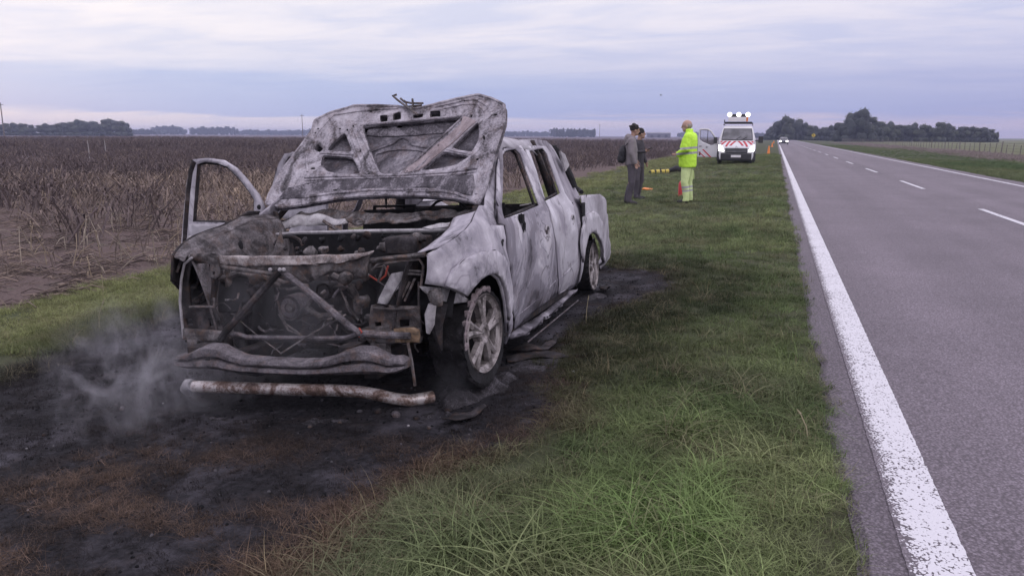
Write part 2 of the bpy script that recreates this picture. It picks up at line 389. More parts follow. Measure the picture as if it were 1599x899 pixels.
# frame = sheet with the two door openings cut a little smaller than the doors
def shrink(poly, d):
    c = np.mean(np.array(poly), 0); return [tuple(np.array(p) + (c - np.array(p)) / np.linalg.norm(c - np.array(p)) * d) for p in poly]
def frame(sgn, nm):
    hs = [shrink(fdo, .022), shrink(rdo, .022)]
    return side_panel(nm, boo, hs, M_side, T, -.02, sgn, raw=True)[0]
bpy.data.objects.remove(bo)
frame(1, 'body_frame'); frame(-1, 'body_frame')
# --- fenders
FE = [(664, 443), (668, 420), (668, 399), (680, 391), (700, 378), (722, 362), (738, 345), (744, 330), (748, 321), (760, 322), (764, 352), (776, 352), (785, 352), (790, 390), (795, 430), (797, 480), (798, 514), (790, 535), (790, 500), (788, 470), (783, 448), (777, 434), (768, 427), (757, 428), (745, 436), (733, 449), (724, 462), (705, 452), (690, 447)]
fe, feo, _ = side_panel('front_fender', FE, [], M_fend, T, 0, step=.035, label='ash white front fender beside the road')
FR = [(x, z) for x, z in feo]
side_panel('front_fender', FR, [], M_dark, T, 0, -1, raw=True, step=.04, label='sooty front fender on the field side')
FL = [(690, 446), (694, 436), (701, 420), (720, 403), (747, 393), (768, 391), (781, 401), (789, 420), (794, 447), (796, 470), (790, 500), (788, 470), (783, 448), (777, 434), (768, 427), (757, 428), (745, 436), (733, 449), (724, 462), (705, 452)]
flo = [sxz(*p) for p in FL]
for sgn in (1, -1): side_panel('arch_flare', flo, [], M_fend if sgn > 0 else M_dark, T, .018, sgn, raw=True, step=.035, thick=.022)
# arch lips
for sgn in (1, -1):
    lip = [(724, 462), (733, 449), (745, 436), (757, 428), (768, 427), (777, 434), (783, 448), (788, 470), (790, 500), (790, 535)]
    pts = [sxz(*p) for p in lip]
    MB().tube([(x, sgn * (YS(x, z) - .004), z) for x, z in pts], .010, 6).build('arch_lip', M_fend if sgn > 0 else M_dark, T)
# side indicator holes
for u, v in ((784, 376), (783, 381)):
    x, z = sxz(u, v); MB().ell((x, YS(x, z) + .003, z), (.03, .006, .012 if v < 378 else .022), 10, 6).build('indicator_hole', M_black, T)
# wheel houses
for c, w in ((FA, .5), (RA, .5)):
    for sgn in (1, -1):
        def wh(a, b, c=c, sgn=sgn):
            th = R(22) + a * R(175); r = .45
            return (c[0] + r * math.cos(th), sgn * (.40 + b * .46), c[1] + r * math.sin(th))
        MB().grid(wh, 20, 3).build('wheel_house', M_black, T, thick=.01)
        def wb(a, b, c=c, sgn=sgn):
            th = R(5) + a * R(180); return (c[0] + .45 * b * math.cos(th), sgn * .40, c[1] + .45 * b * math.sin(th))
        MB().grid(wb, 20, 2).build('wheel_house_back', M_black, T, thick=.01)
# --- load bed
BS = [(907, 305), (936, 303), (943, 309), (948, 335), (950, 370), (953, 392), (951, 403), (940, 424), (939, 405), (936, 380), (930, 366), (922, 362), (915, 368), (911, 385), (908, 410), (905, 432), (899, 446)]
DH = [(907.5, 318), (913, 317), (914, 337), (909, 338)]
bs, bso, bsh = side_panel('bed_side', BS, [], M_bed, T, 0, bed=True, step=.05)
bs2, _, _ = side_panel('bed_side', bso, [], M_bed, T, 0, -1, bed=True, raw=True, step=.06)
FLR = [(905, 378), (907, 357), (913, 336), (922, 330), (930, 334), (937, 347), (940, 373), (941, 400), (940, 424), (939, 405), (936, 380), (930, 366), (922, 362), (915, 368), (910, 390), (908, 410)]
side_panel('arch_flare', [sxz(*p, bed=True) for p in FLR], [], M_bed, T, .018, 1, bed=True, raw=True, step=.05, thick=.022)
x0, z0 = sxz(911, 327, True)
MB().box((x0, YS(x0, z0, True) - .001, z0), (.10, .02, .13)).build('filler_hole', M_black, bs, bevel=.01)
bx0, bx1 = -2.42, sxz(941, 312, True)[0] + .05
ztop = max(p[1] for p in bso)
MB().box(((bx0 + bx1) / 2, 0, .62), (bx0 - bx1, 1.7, .04)).build('bed_floor', M_dark, T)
MB().box((bx0 - .02, 0, .85), (.04, 1.74, .42)).build('bed_front_wall', M_dark, T)
xtg = sxz(941, 312, True)[0]
MB().box((xtg + .10, 0, .80), (.05, 1.56, .38)).build('tailgate', M_bed, T, bevel=.01)
for sgn in (1, -1):
    ra, rb_ = sxz(909, 306, True), sxz(933, 304.5, True)
    MB().tube([(ra[0], sgn * .885, ra[1] - .012), (rb_[0], sgn * .87, rb_[1] - .012)], .03, 8, flat=.5).build('bed_rail', M_bed, T)
    MB().box(((bx0 + bx1) / 2 + .12, sgn * .82, .80), (bx0 - bx1 - .4, .02, .36)).build('bed_inner_wall', M_dark, T)
MB().box((xtg + .02, 0, .47), (.14, 1.60, .12)).build('rear_bumper', M_dark, T, bevel=.02)
# sports bar behind the cab
for sgn in (1, -1):
    A = [q(868, 232, y=.62), q(878, 250, y=.68), q(890, 275, y=.76), q(897, 293, y=.80)]
    MB().tube([(p.x, sgn * p.y, p.z) for p in A], [.035, .045, .05, .045], 8, flat=.7).build('sports_bar_leg', M_black, T)
A = q(876, 246, y=.70); B = q(886, 262, y=.74)
MB().prism([q(872, 236, y=.71), q(879, 241, y=.71), q(886, 258, y=.74), q(880, 268, y=.74)], (0, .02, 0)).build('sports_bar_cover', M_ash, T)
C0 = q(868, 232, y=.62)
MB().tube([(C0.x, .62, C0.z), (C0.x, .2, C0.z + .03), (C0.x, -.2, C0.z + .03), (C0.x, -.62, C0.z)], .032, 8).build('sports_bar', M_black, T)
MB().tube([q(886, 285, y=.6), q(905, 297, y=.75), q(908, 300, y=.82)], .022, 6).build('melted_tonneau_edge', M_black, T)
# --- roof and pillars
xr0 = min(p[0] for p in boo if p[1] > 1.4); xf = max(p[0] for p in boo if p[1] > 1.4)
zr = max(p[1] for p in boo)
XF, XB = -1.0, -2.05
def roof(a, b):
    y = (a - .5) * 2 * .66; x = XF + (XB - XF) * b
    z = zr + .035 - .12 * abs(a - .5) ** 2.4 * 4 - .05 * max(0, (b - .75) * 4) ** 2 - .03 * max(0, (.2 - b) * 5) ** 2
    if abs(a - .5) > .44: z -= .05 * ((abs(a - .5) - .44) / .06) ** 2
    return (x, y, z + dent(x * 1.5, y * 1.5, 0) * 1.6)
MB().grid(roof, 26, 18).build('roof', M_bed, T, thick=.012)
ZH = zr - .03
for sgn in (1, -1):
    MB().tube([(-.40, sgn * .835, 1.05), (-.60, sgn * .79, 1.20), (-.85, sgn * .72, 1.38), (XF - .03, sgn * .655, ZH)], [.022, .020, .020, .024], 8).build('windscreen_pillar', M_side if sgn > 0 else M_dark, T)
MB().tube([(XF - .02, -.64, ZH), (XF, 0, ZH + .035), (XF - .02, .64, ZH)], .03, 8).build('windscreen_header', M_dark, T)
rw = [(-.80, .55), (.80, .55), (.80, 1.05), (.62, zr - .02), (-.62, zr - .02), (-.80, 1.05)]
rwh = [(-.72, 1.02), (.72, 1.02), (.60, zr - .07), (-.60, zr - .07)]
MB().sheet(rw, lambda a, b: (-2.28 + .32 * max(0, b - 1.05), a, b), [rwh], .1).build('cab_rear_wall', M_dark, T, thick=.03)
MB().box((-1.2, 0, .36), (2.3, 1.55, .05)).build('cab_floor', M_black, T)
for sgn in (1, -1): MB().box((-1.25, sgn * .80, .32), (2.1, .09, .15)).build('sill', M_dark, T, bevel=.02)
# right-hand B pillar is already part of the frame; interior
def seat(x, y, w, parent=None):
    b = MB(); b.box((x, y, .62), (.5, w, .16)); b.box((x - .25, y, .86), (.12, w, .42), rotm(0, R(-14), 0))
    b.tube([(x - .22, y - w / 2 + .03, .62), (x - .34, y - w / 2 + .05, 1.1), (x - .34, y + w / 2 - .05, 1.1), (x - .22, y + w / 2 - .03, .62)], .018, 6)
    b.tube([(x - .35, y - .08, 1.08), (x - .37, y - .08, 1.24), (x - .37, y + .08, 1.24), (x - .35, y + .08, 1.08)], .012, 6)
    return b.build('seat_frame', M_black, T, disp=(.05, .1))
seat(-1.05, .38, .45); seat(-1.05, -.38, .45)
b = MB(); b.box((-1.95, 0, .62), (.42, 1.3, .16)); b.box((-2.12, 0, .84), (.1, 1.3, .42), rotm(0, R(-12), 0)); b.build('rear_bench_frame', M_black, T, disp=(.05, .12))
MB().box((-.50, 0, .86), (.22, 1.45, .22)).build('dashboard_beam', M_black, T, disp=(.10, .1))
st = [( -.68 + .02 * math.cos(t) , .38 + .18 * math.cos(t), 1.0 + .17 * math.sin(t)) for t in np.linspace(0, 2 * math.pi, 19)]
MB().tube(st, .010, 6, cap=False).tube([(-.68, .38, 1.0), (-.45, .38, .9)], .02, 6).build('steering_wheel', M_black, T)
MB().tube([q(868 - 33, 322, y=.5), q(829, 318, y=.5), q(819, 320, y=.5), q(812, 321, y=.5)], .007, 5).build('bent_trim_strip', M_ash, T)
# --- far-side doors hanging open
def door_far(name, hx, hy, ang, outline, hole, m1, h_low):
    n = np.array([math.sin(ang), -math.cos(ang), 0]); e = np.array([-math.cos(ang), -math.sin(ang), 0]); o0 = np.array([hx, hy, 0])
    def pr(u, v):
        d = tl(u, v); t = ((o0 - _o) @ n) / (d @ n); p = _o + d * t; return (float((p - o0) @ e), float(p[2]))
    fn = lambda a, b: tuple(o0 + e * a + np.array([0, 0, b]) + n * (.02 * math.sin(b * 2.2)))
    po = [pr(*p) for p in outline] + h_low; ho = [pr(*p) for p in hole]
    d = MB().sheet(po, fn, [ho], .06).build(name, m1, T, thick=.035)
    pts = [Vector(fn(*p)) for p in ho]; pts += pts[:2]
    MB().tube(pts, .016, 6, cap=False).build('window_frame', M_dark, d)
    return d, pr, fn, e, n, o0
ang = R(80)
d1, pr, fn, e, nn, o0 = door_far('front_door', -.40, -.90, ang,
    [(419, 334), (405, 305), (385, 280), (368, 262), (348, 250), (325, 247), (304, 249), (299, 262), (294, 300), (291, 345), (289, 385)],
    [(402, 353), (401, 312), (393, 299), (376, 278), (358, 261), (342, 255), (322, 253), (310, 257), (308, 300), (306, 346), (350, 347)], M_fend, [(.96, .38), (.12, .36), (.03, .6)])
d1['label'] = 'far side front door hanging open over the grass'
dk = MB()
for (u, v) in ((409, 323), (407, 333)): a, bb = pr(u, v); dk.ell(Vector(fn(a, bb)) + Vector((.018, 0, 0)), (.012, .018, .018), 8, 6)
dk.build('mirror_hole', M_black, d1)
a0, b0 = pr(299, 262); a1, b1 = pr(290, 385)
MB().tube([Vector(fn(*pr(*p))) for p in ((306, 252), (301, 268), (298, 300), (296, 345), (294, 384))], .034, 8, flat=.8).build('door_edge', M_dark, d1)
a, bb = pr(306, 375)
MB().ell(Vector(fn(a, bb)), (.055, .055, .05), 12, 8).build('speaker_ring', M_ash, d1)
MB().sheet([pr(*p) for p in [(302, 349), (350, 349), (392, 352), (392, 365), (360, 372), (302, 372)]], lambda a, b_: tuple(np.array(fn(a, b_)) + np.array([.028, -.0, 0])), [], .06).build('inner_panel', M_bed, d1, thick=.008)
d2, pr2, fn2, *_r = door_far('rear_door', -1.45, -.90, R(78),
    [(462, 345), (430, 335), (425, 318), (428, 290), (436, 258), (446, 240), (470, 238), (500, 238), (512, 300)],
    [(448, 300), (440, 282), (446, 256), (452, 245), (490, 244), (497, 300)], M_fend, [(.2, .42), (.9, .42)])
d2['label'] = 'far side rear door open behind the bonnet'
# --- bonnet thrown back
HN = np.array([-.8, 0, -.6]); HN = HN / np.linalg.norm(HN); HO = np.array([-.33, 0, 1.05]); HS = np.array([-.6, 0, .8])   # plane normal (pointing back), up direction
def hp(u, v):
    d = tl(u, v); t = ((HO - _o) @ HN) / (d @ HN); p = _o + d * t; return (float(p[1]), float((p - HO) @ HS))
def hf(dep=0.0, crown=.05):
    def f(a, b): 
        c = crown * (a / .8) ** 2 + .05 * max(0, b - .7) ** 1.3
        p = HO + HS * b + np.array([0, a, 0]) + HN * (dep - c); n = dent(a * 2, 1, b * 2) * 1.3
        return tuple(p + HN * n)
    return f
def z1(x, y): return (480 + x / 4.494, 140 + y / 4.494)
HOUT = [(421, 325), (436, 293), (452, 266), (475, 235), (492, 209), (496, 194), (520, 182), (556, 169), (590, 167.5), (623, 168), (640, 172), (655, 171), (677, 166.6), (712, 159), (749, 153.5), (770, 161), (791, 172), (790, 198), (782, 222), (774, 247), (766, 282), (758, 310), (750, 325), (743, 320), (712, 312), (666, 306), (608, 304), (550, 307), (510, 314), (481, 321), (445, 329)]
HH = [[(385, 262), (640, 238), (900, 220), (1085, 207), (1092, 225), (960, 340), (800, 450), (640, 592), (515, 592), (470, 500), (430, 400)],
      [(265, 315), (280, 330), (320, 445), (145, 442), (190, 385)], [(118, 475), (325, 478), (375, 598), (240, 600), (150, 590), (106, 545)],
      [(1203, 255), (1217, 275), (1215, 370), (1165, 460), (1085, 440), (1012, 415)], [(960, 442), (1060, 465), (1150, 488), (1060, 540), (940, 562), (788, 575)],
      [(513, 190), (568, 188), (566, 232), (516, 235)], [(608, 175), (660, 163), (662, 215), (603, 226)], [(742, 182), (818, 176), (815, 202), (745, 206)], [(866, 162), (938, 156), (938, 200), (864, 205)],
      [(85, 405), (126, 430), (100, 458), (60, 440)]]
def chaikin(pl, k, f=.25):
    for f in (.10, .28): pl = [tuple(np.array(pl[i]) * (1 - t) + np.array(pl[(i + 1) % len(pl)]) * t) for i in range(len(pl)) for t in (f, 1 - f)]
    return pl
ho = chaikin([hp(*p) for p in HOUT], 2); hh = [chaikin([hp(*z1(*p)) for p in h], 2, .2) for h in HH]
hood = MB().sheet(ho, hf(0), hh, .03).build('bonnet', M_hood, T, thick=.008)
hs = MB().sheet([(a * 1.012, b) for a, b in ho], hf(.045), [h for h in ()], .04).build('bonnet_skin', M_hskin, hood, thick=.006)
MB().sheet([hp(*z1(*p)) for p in [(372, 268), (640, 236), (900, 216), (1098, 203), (1090, 235), (1000, 283), (760, 298), (520, 308), (395, 306)]], hf(.036), [], .04).build('slot_backing', M_hband, hood, thick=.006)  # darker sheet laid across the top of the central cut-out
MB().sheet([hp(*z1(*p)) for p in [(1100, 200), (1150, 222), (1195, 250), (1005, 402), (785, 575), (660, 592), (905, 402), (1085, 262)]], hf(-.007), [], .03).build('strut_brace', M_strut, hood, thick=.006)
# walls of the cut-outs
wl = MB()
for h in hh:
    f0, f1 = hf(0), hf(.045); n = len(h); dn = []
    for i in range(n):
        a = np.array(h[i]); c = np.array(h[(i + 1) % n]); k = max(1, int(np.linalg.norm(c - a) / .04)); dn += [tuple(a + (c - a) * j / k) for j in range(k)]
    n = len(dn); wl.add([f0(*p) for p in dn] + [f1(*p) for p in dn], [(i, (i + 1) % n, n + (i + 1) % n, n + i) for i in range(n)])
wl.build('bonnet_stamping', M_hband, hood)
for h in hh[5:10]: MB().sheet([(p[0], p[1]) for p in grow(h, .1)], hf(.035), [], .05).build('vent_hole', M_black, hood)
# folded rim and pressed ribs
rim = [Vector(hf(.0)(*p)) for p in ho]; rim += rim[:2]
MB().tube(rim, .013, 6, cap=False).build('bonnet_rim', M_hood, hood)
lp = MB()
for h in hh[:5]:
    g_ = [Vector(hf(.010)(*p)) for p in h]; lp.tube(g_ + g_[:2], .007, 5, cap=False)
lp.build('cutout_lip', M_hband, hood)
rb = MB()
def rib(pts, r=.007, dep=-.003, zo=True): rb.tube([Vector(hf(dep)(*hp(*(z1(*p) if zo else p)))) for p in pts], r * 1.5, 6)
rib([(640, 140), (500, 150), (350, 168), (200, 205), (90, 320), (10, 500), (20, 600)])
rib([(900, 135), (1000, 115), (1110, 92), (1200, 95), (1275, 140), (1310, 215), (1290, 330), (1240, 470), (1215, 580), (1200, 760)])
rib([(940, 150), (1100, 120), (1210, 130), (1260, 190), (1260, 300), (1235, 420), (1180, 480), (1080, 560)], .005)
rib([(0, 636), (200, 615), (400, 612), (700, 602), (1000, 590), (1215, 572)], .010)
rib([(0, 655), (300, 630), (700, 618), (1000, 610), (1200, 600)], .006)
rib([(330, 290), (400, 470), (470, 600)], .006); rib([(300, 290), (350, 440), (420, 600)], .006); rib([(365, 285), (440, 450), (505, 598)], .006)
rib([(1120, 190), (900, 380), (700, 560), (670, 600)], .006); rib([(1170, 240), (1000, 390), (860, 480), (740, 590)], .006)
rib([(100, 462), (330, 462)], .006); rib([(985, 428), (1160, 475)], .006)
rib([(380, 258), (640, 232), (900, 214), (1090, 200)], .007)
rib([(700, 720), (1000, 728), (1200, 800)], .006); rib([(0, 770), (200, 735), (450, 708), (700, 705), (900, 715), (1050, 745), (1190, 808)], .009)
rb.build('pressed_rib', M_hood, hood)
sk = MB()
f = hf(.038)
sk.tube([Vector(f(*hp(*z1(*p)))) for p in [(430, 415), (520, 380), (590, 355), (625, 325), (660, 315), (695, 330), (720, 362), (800, 380), (900, 395)]], .009, 6)
sk.tube([Vector(f(*hp(*z1(*p)))) for p in [(500, 590), (455, 470), (470, 430), (560, 405), (640, 395), (760, 400), (840, 425)]], .007, 6)
sk.build('skin_ridge', M_hskin, hs)
band = [(440, 318), (455, 300), (482, 291), (520, 284), (560, 280), (640, 278), (700, 277), (742, 279), (745, 296), (740, 311), (712, 305), (666, 299), (608, 297), (550, 300), (510, 306), (481, 313)]
bb = MB().sheet([hp(*p) for p in band], hf(-.004), [[hp(*z1(*p)) for p in [(770, 695), (850, 695), (850, 725), (770, 725)]]], .04).build('cowl_seal_band', M_hband, hood, thick=.012)
la = MB()
g = lambda u, v, d=-.04: Vector(hf(d)(*hp(*z1(u, v))))
la.tube([g(645, 68), g(618, 76), g(650, 105), g(690, 135), g(740, 170), g(790, 205)], .0085, 6)
la.tube([g(672, 95), g(700, 120), g(750, 128), g(830, 130)], .008, 6); la.tube([g(755, 100), g(758, 140), g(745, 180), g(775, 195)], .008, 6)
la.tube([g(700, 110), g(720, 150), g(820, 145), g(760, 150)], .007, 6)
la.build('bonnet_latch', M_brk, hood)
for (a_, b_, ra_, rb_) in ((95, 300, 7, 5), (75, 328, 6, 5), (1160, 210, 5, 11), (380, 435, 5, 9), (435, 597, 5, 8), (705, 580, 8, 6), (925, 404, 12, 6), (1205, 513, 9, 6), (1250, 372, 9, 22), (1338, 210, 14, 5), (57, 575, 16, 6), (1112, 98, 4, 7), (455, 165, 8, 4), (205, 720, 22, 9), (290, 296, 7, 6), (330, 268, 6, 5), (240, 290, 6, 4)):
    c_ = hp(*z1(a_, b_)); w_ = abs(hp(*z1(a_ + ra_, b_))[0] - c_[0]); h_ = abs(hp(*z1(a_, b_ + rb_))[1] - c_[1])
    MB().ell(Vector(hf(-.004)(*c_)), (.008, w_, h_), 10, 6).build('bolt_hole', M_black, hood)
# hinges
for sgn, u, v in ((1, 742, 322), (-1, 430, 330)):
    p = q(u, v, x=-.33); MB().tube([p, (p.x - .02, p.y, p.z - .1), (p.x - .08, p.y + sgn * .02, p.z - .2)], .02, 6, flat=.5).build('bonnet_hinge', M_brk, T)
# --- cowl, firewall, engine bay
zf = .97
MB().box((-.33, 0, .68), (.03, 1.52, .56)).build('firewall', M_black, T, disp=(.03, .15))
f = MB(); pts = [q(u, v, x=-.20) for u, v in [(392, 364), (430, 366), (470, 363), (520, 362), (560, 361), (620, 360), (680, 359), (728, 356)]]
f.tube(pts, .011, 6); f.build('firewall_lip', M_ash, T, disp=(.012, .03))
def crumple(px, x0, x1, m, nm, amp=.05, step=.04):
    po = [tuple(q(u, v, x=(x0 + x1) / 2)[1:]) for u, v in px]
    mz = sum(p[1] for p in po) / len(po)
    def fn(a, b): return ((x0 + x1) / 2 + amp * mnoise.noise(Vector((a * 9, b * 14, 2.2))) + (b - mz) * -1.0, a, b + amp * .3 * mnoise.noise(Vector((a * 13, b * 9, 7.2))))
    return MB().sheet(po, fn, [], step).build(nm, m, T, thick=.006)
crumple([(428, 352), (440, 343), (470, 334), (500, 336), (540, 341), (548, 349), (500, 351), (470, 352), (440, 356)], -.36, -.36, M_ash, 'cowl_sheet', .09, .03)
crumple([(440, 342), (470, 332), (520, 328), (560, 330), (600, 333), (660, 330), (700, 328), (715, 333), (690, 338), (640, 341), (600, 344), (560, 346), (520, 342), (480, 340)], -.42, -.42, M_brk, 'cowl_sheet', .09, .03)
crumple([(548, 346), (600, 341), (650, 340), (715, 332), (740, 326), (744, 335), (728, 349), (718, 352), (712, 340), (650, 345), (600, 348), (556, 352)], -.38, -.38, M_brk, 'cowl_sheet', .06, .03)
crumple([(660, 356), (680, 350), (707, 348), (712, 352), (690, 357)], -.2, -.2, M_ash, 'torn_cowl_scrap', .05, .02)
MB().tube([q(505, 345, x=-.3), q(530, 361, x=-.26)], .012, 5).build('wiper_arm', M_brk, T)
tt = [q(561 + 7 * math.cos(t), 346 + 4 * math.sin(t), x=-.25) for t in np.linspace(0, 6.3, 11)]; MB().tube(tt, .008, 5, cap=False).build('wiper_motor_ring', M_brk, T)
MB().box((-.45, 0, .93), (.25, 1.4, .04)).build('cowl_tray', M_black, T)
# inner wings sloping from the fender tops into the bay
for sgn in (1, -1):
    top_px = [(668, 399), (680, 391), (700, 378), (722, 362), (738, 345), (744, 330)]
    tx = sorted(sxz(*p) for p in top_px)
    def zt_(x): return float(np.interp(x, [p[0] for p in tx], [p[1] for p in tx]))
    def ap(a, b, sgn=sgn):
        x = -.32 + a * (tx[-1][0] + (.22 if sgn > 0 else .32)); zt = zt_(x); y = YS(x, zt) - .012 - (.13 if sgn > 0 else .07) * b
        return (x, sgn * y, zt - .004 - .03 * b + .006 * mnoise.noise(Vector((x * 9, b * 3, sgn))))
    def ap2(a, b, sgn=sgn):
        x = -.32 + a * (tx[-1][0] + .26); zt = zt_(x); y = YS(x, zt) - (.142 if sgn > 0 else .082) - .16 * b
        return (x, sgn * y, zt - .034 - .46 * b ** 1.5 + .012 * mnoise.noise(Vector((x * 9, y * 9, sgn))))
    MB().grid(ap, 22, 4).build('wing_ledge', M_fend if sgn > 0 else M_wing, T, thick=.008)
    MB().grid(ap2, 22, 8).build('inner_wing', M_dark if sgn > 0 else M_wing, T, thick=.008)
    MB().box((-1.7, sgn * .42, .30), (4.7, .09, .13)).build('chassis_rail', M_dark, T, bevel=.01)
# fender top rail, field side: light inner edge
MB().tube([q(u, v, x=x) for u, v, x in [(276, 425, .62), (283, 406, .60), (300, 393, .50), (335, 378, .3), (375, 362, .05), (405, 345, -.2), (415, 338, -.32)]], .009, 6).build('wing_rail', M_brk, T)
MB().tube([q(u, v, x=x) for u, v, x in [(669, 400, .62), (690, 388, .50), (715, 371, .2), (738, 350, -.1), (745, 336, -.28)]], .014, 6).build('wing_rail', M_ash, T)
XC = .60
def plate(name, px, m, x=XC, thick=.02, holes=(), step=.05, amp=.01, parent=T, slope=0.0, **k):
    po = [tuple(q(u, v, x=x)[1:]) for u, v in px]; ho_ = [[tuple(q(u, v, x=x)[1:]) for u, v in h] for h in holes]
    zt = max(p[1] for p in po)
    return MB().sheet(po, lambda a, b: (x + amp * mnoise.noise(Vector((a * 8, b * 8, 1))) + slope * (zt - b), a, b), ho_, step).build(name, m, parent, thick=thick, **k)
# radiator support, upper
plate('radiator_crossmember', [(345, 401), (400, 402), (440, 403), (500, 402), (550, 400), (583, 394), (578, 400), (574, 432), (566, 433), (545, 422), (520, 424), (500, 432), (480, 441), (462, 436), (440, 424), (400, 420), (345, 416)], M_brk, .62, .03,
      [[(432, 410), (440, 408), (441, 414), (433, 415)]], .03, .03)
plate('crossmember_top', [(345, 399), (440, 400), (550, 397), (583, 392), (560, 404), (520, 410), (470, 414), (440, 414), (400, 415), (345, 411)], M_pale, .64, .02, (), .03, .03)
plate('crossmember_lip', [(345, 413), (380, 418), (420, 424), (450, 432), (470, 440), (470, 446), (440, 434), (400, 427), (345, 420)], M_brk, .645, .012)
plate('crossmember_top', [(298, 396), (320, 395), (345, 398), (347, 428), (338, 436), (330, 432), (330, 412), (300, 405)], M_brk, .60, .02, [[(333, 424), (337, 424), (337, 429), (333, 429)]], .03)
MB().tube([q(576, 407, x=.6), q(600, 404, x=.6), q(640, 400, x=.6), q(664, 397, x=.6)], .018, 6, flat=.8).build('lamp_panel_bar', M_brk, T)
MB().tube([q(578, 410, x=.6), q(578, 425, x=.6), q(590, 412, x=.6), q(620, 408, x=.6), q(655, 405, x=.6), q(661, 415, x=.6), q(657, 450, x=.6)], .008, 6).build('lamp_panel_lip', M_brk, T)
# diagonal stays
MB().tube([q(438, 422, x=.66), q(395, 470, x=.66), (q(352, 518, x=.66)), q(345, 530, x=.66)], .021, 8).build('diagonal_stay', M_dark, T)
MB().tube([q(442, 424, x=.66), q(500, 470, x=.66), q(545, 508, x=.66), q(562, 520, x=.66), q(600, 523, x=.66), q(640, 524, x=.66)], .019, 8).build('diagonal_stay', M_beam, T)
for u in (422, 437, 443): MB().ell(q(u, 421, x=.68), (.012, .012, .012), 8, 6).build('bolt', M_ash, T)
# lamp buckets
plate('lamp_back_panel', [(286, 404), (345, 402), (350, 500), (286, 505)], M_black, .34, .02)
plate('lamp_bucket', [(294, 402), (332, 404), (340, 440), (334, 478), (345, 500), (352, 528), (288, 528), (284, 480), (283, 440), (287, 415)], M_dark, .58, .02,
      [[(299, 412), (327, 410), (332, 440), (330, 474), (298, 477), (295, 440)], [(326, 496), (337, 496), (338, 508), (327, 509)], [(341, 500), (346, 500), (348, 508), (342, 509)], [(292, 497), (302, 497), (303, 507), (293, 507)]], .03)
MB().tube([q(300, 402, x=.62), q(288, 412, x=.62), q(283, 435, x=.62), q(281, 470, x=.62), q(284, 500, x=.62), q(287, 528, x=.62)], .008, 6).build('lamp_bucket_edge', M_ash, T)
MB().tube([q(296, 479, x=.62), q(315, 479, x=.62), q(334, 479, x=.62), q(334, 465, x=.62)], .008, 6).build('lamp_shelf', M_brk, T)
plate('lamp_bucket', [(580, 476), (655, 478), (658, 534), (562, 534), (566, 512), (578, 508)], M_brk, .58, .02,
      [[(586, 502), (596, 502), (597, 508), (587, 509)], [(624, 498), (640, 498), (640, 509), (625, 510)]], .03)
plate('lamp_back_panel', [(574, 436), (600, 470), (645, 478), (660, 470), (662, 415), (640, 408), (600, 410), (582, 415)], M_black, .40, .02)
MB().tube([q(583, 481, x=.61), q(615, 483, x=.61), q(648, 481, x=.61)], .008, 6).build('lamp_shelf', M_brk, T)
plate('white_bracket', [(612, 427), (628, 424), (628, 436), (607, 473), (598, 478), (590, 474), (592, 466)], M_ash, .56, .02)
for a, c in (((636, 422), (662, 424)), ((632, 427), (662, 429)), ((648, 435), (632, 470)), ((640, 440), (625, 470)), ((654, 440), (654, 520)), ((648, 485), (649, 520)), ((645, 405), (628, 440)), ((600, 414), (590, 440))):
    MB().tube([q(*a, x=.57), q(*c, x=.57)], .007, 6).build('wiring_rod', M_brk, T)
M_red = plain('red_wire', (.30, .045, .03), .6)
MB().tube([q(577, 430, x=.55), q(588, 437, x=.55), (q(592, 439, x=.55)), q(602, 430, x=.55), q(606, 415, x=.55)], .0055, 5).build('red_wire', M_red, T)
MB().tube([q(561, 512, x=.66), q(565, 518, x=.68), q(561, 526, x=.66)], .0045, 5).build('red_wire', M_red, T)
# rusty lower corner plates
plate('lower_corner_plate', [(556, 513), (615, 516), (655, 512), (657, 535), (600, 535), (575, 530)], M_brk, .62, .02, [[(630, 523), (635, 523), (635, 527), (630, 527)], [(604, 523), (609, 523), (609, 526), (604, 526)]], .03)
M_rust = burnt('ochre_rusty_plate', [(.3, (.06, .045, .035)), (.5, (.19, .13, .085)), (.7, (.36, .28, .21))], scale=9, streak=1, rust=.4)
plate('rusty_plate', [(615, 513), (645, 511), (655, 515), (655, 534), (618, 534)], M_rust, .635, .01, (), .03)
plate('lower_corner_plate', [(288, 512), (345, 516), (360, 512), (372, 524), (350, 532), (286, 530)], M_brk, .62, .02, (), .03)
# lower crossbars
MB().tube([q(345, 521, x=.64), q(372, 521, x=.64), q(385, 526, x=.64), q(440, 527, x=.64), q(500, 528, x=.64), q(540, 527, x=.64), q(560, 520, x=.64)], .013, 6).build('lower_crossbar', M_beam, T)
MB().tube([q(300, 523, x=.62), q(360, 525, x=.62), q(420, 532, x=.62), q(500, 534, x=.62), q(560, 532, x=.62)], .010, 6).build('lower_crossbar', M_dark, T)
MB().tube([q(438, 552, x=.70), q(490, 519, x=.66), q(540, 491, x=.62)], .006, 6).build('thin_stay', M_brk, T)
MB().tube([q(366, 493, x=.62), q(400, 522, x=.62), q(440, 552, x=.66)], .004, 5).build('thin_stay', M_brk, T)
for pts in ([(435, 490), (450, 515), (480, 528), (530, 540), (560, 545)], [(430, 460), (445, 505), (470, 522)], [(580, 420), (600, 415), (610, 435)], [(300, 470), (312, 462), (325, 450), (322, 430)], [(305, 473), (330, 460)], [(530, 450), (545, 480), (560, 500)]):
    MB().tube([q(*p, x=.5) for p in pts], .006, 5).build('burnt_hose', M_brk, T)
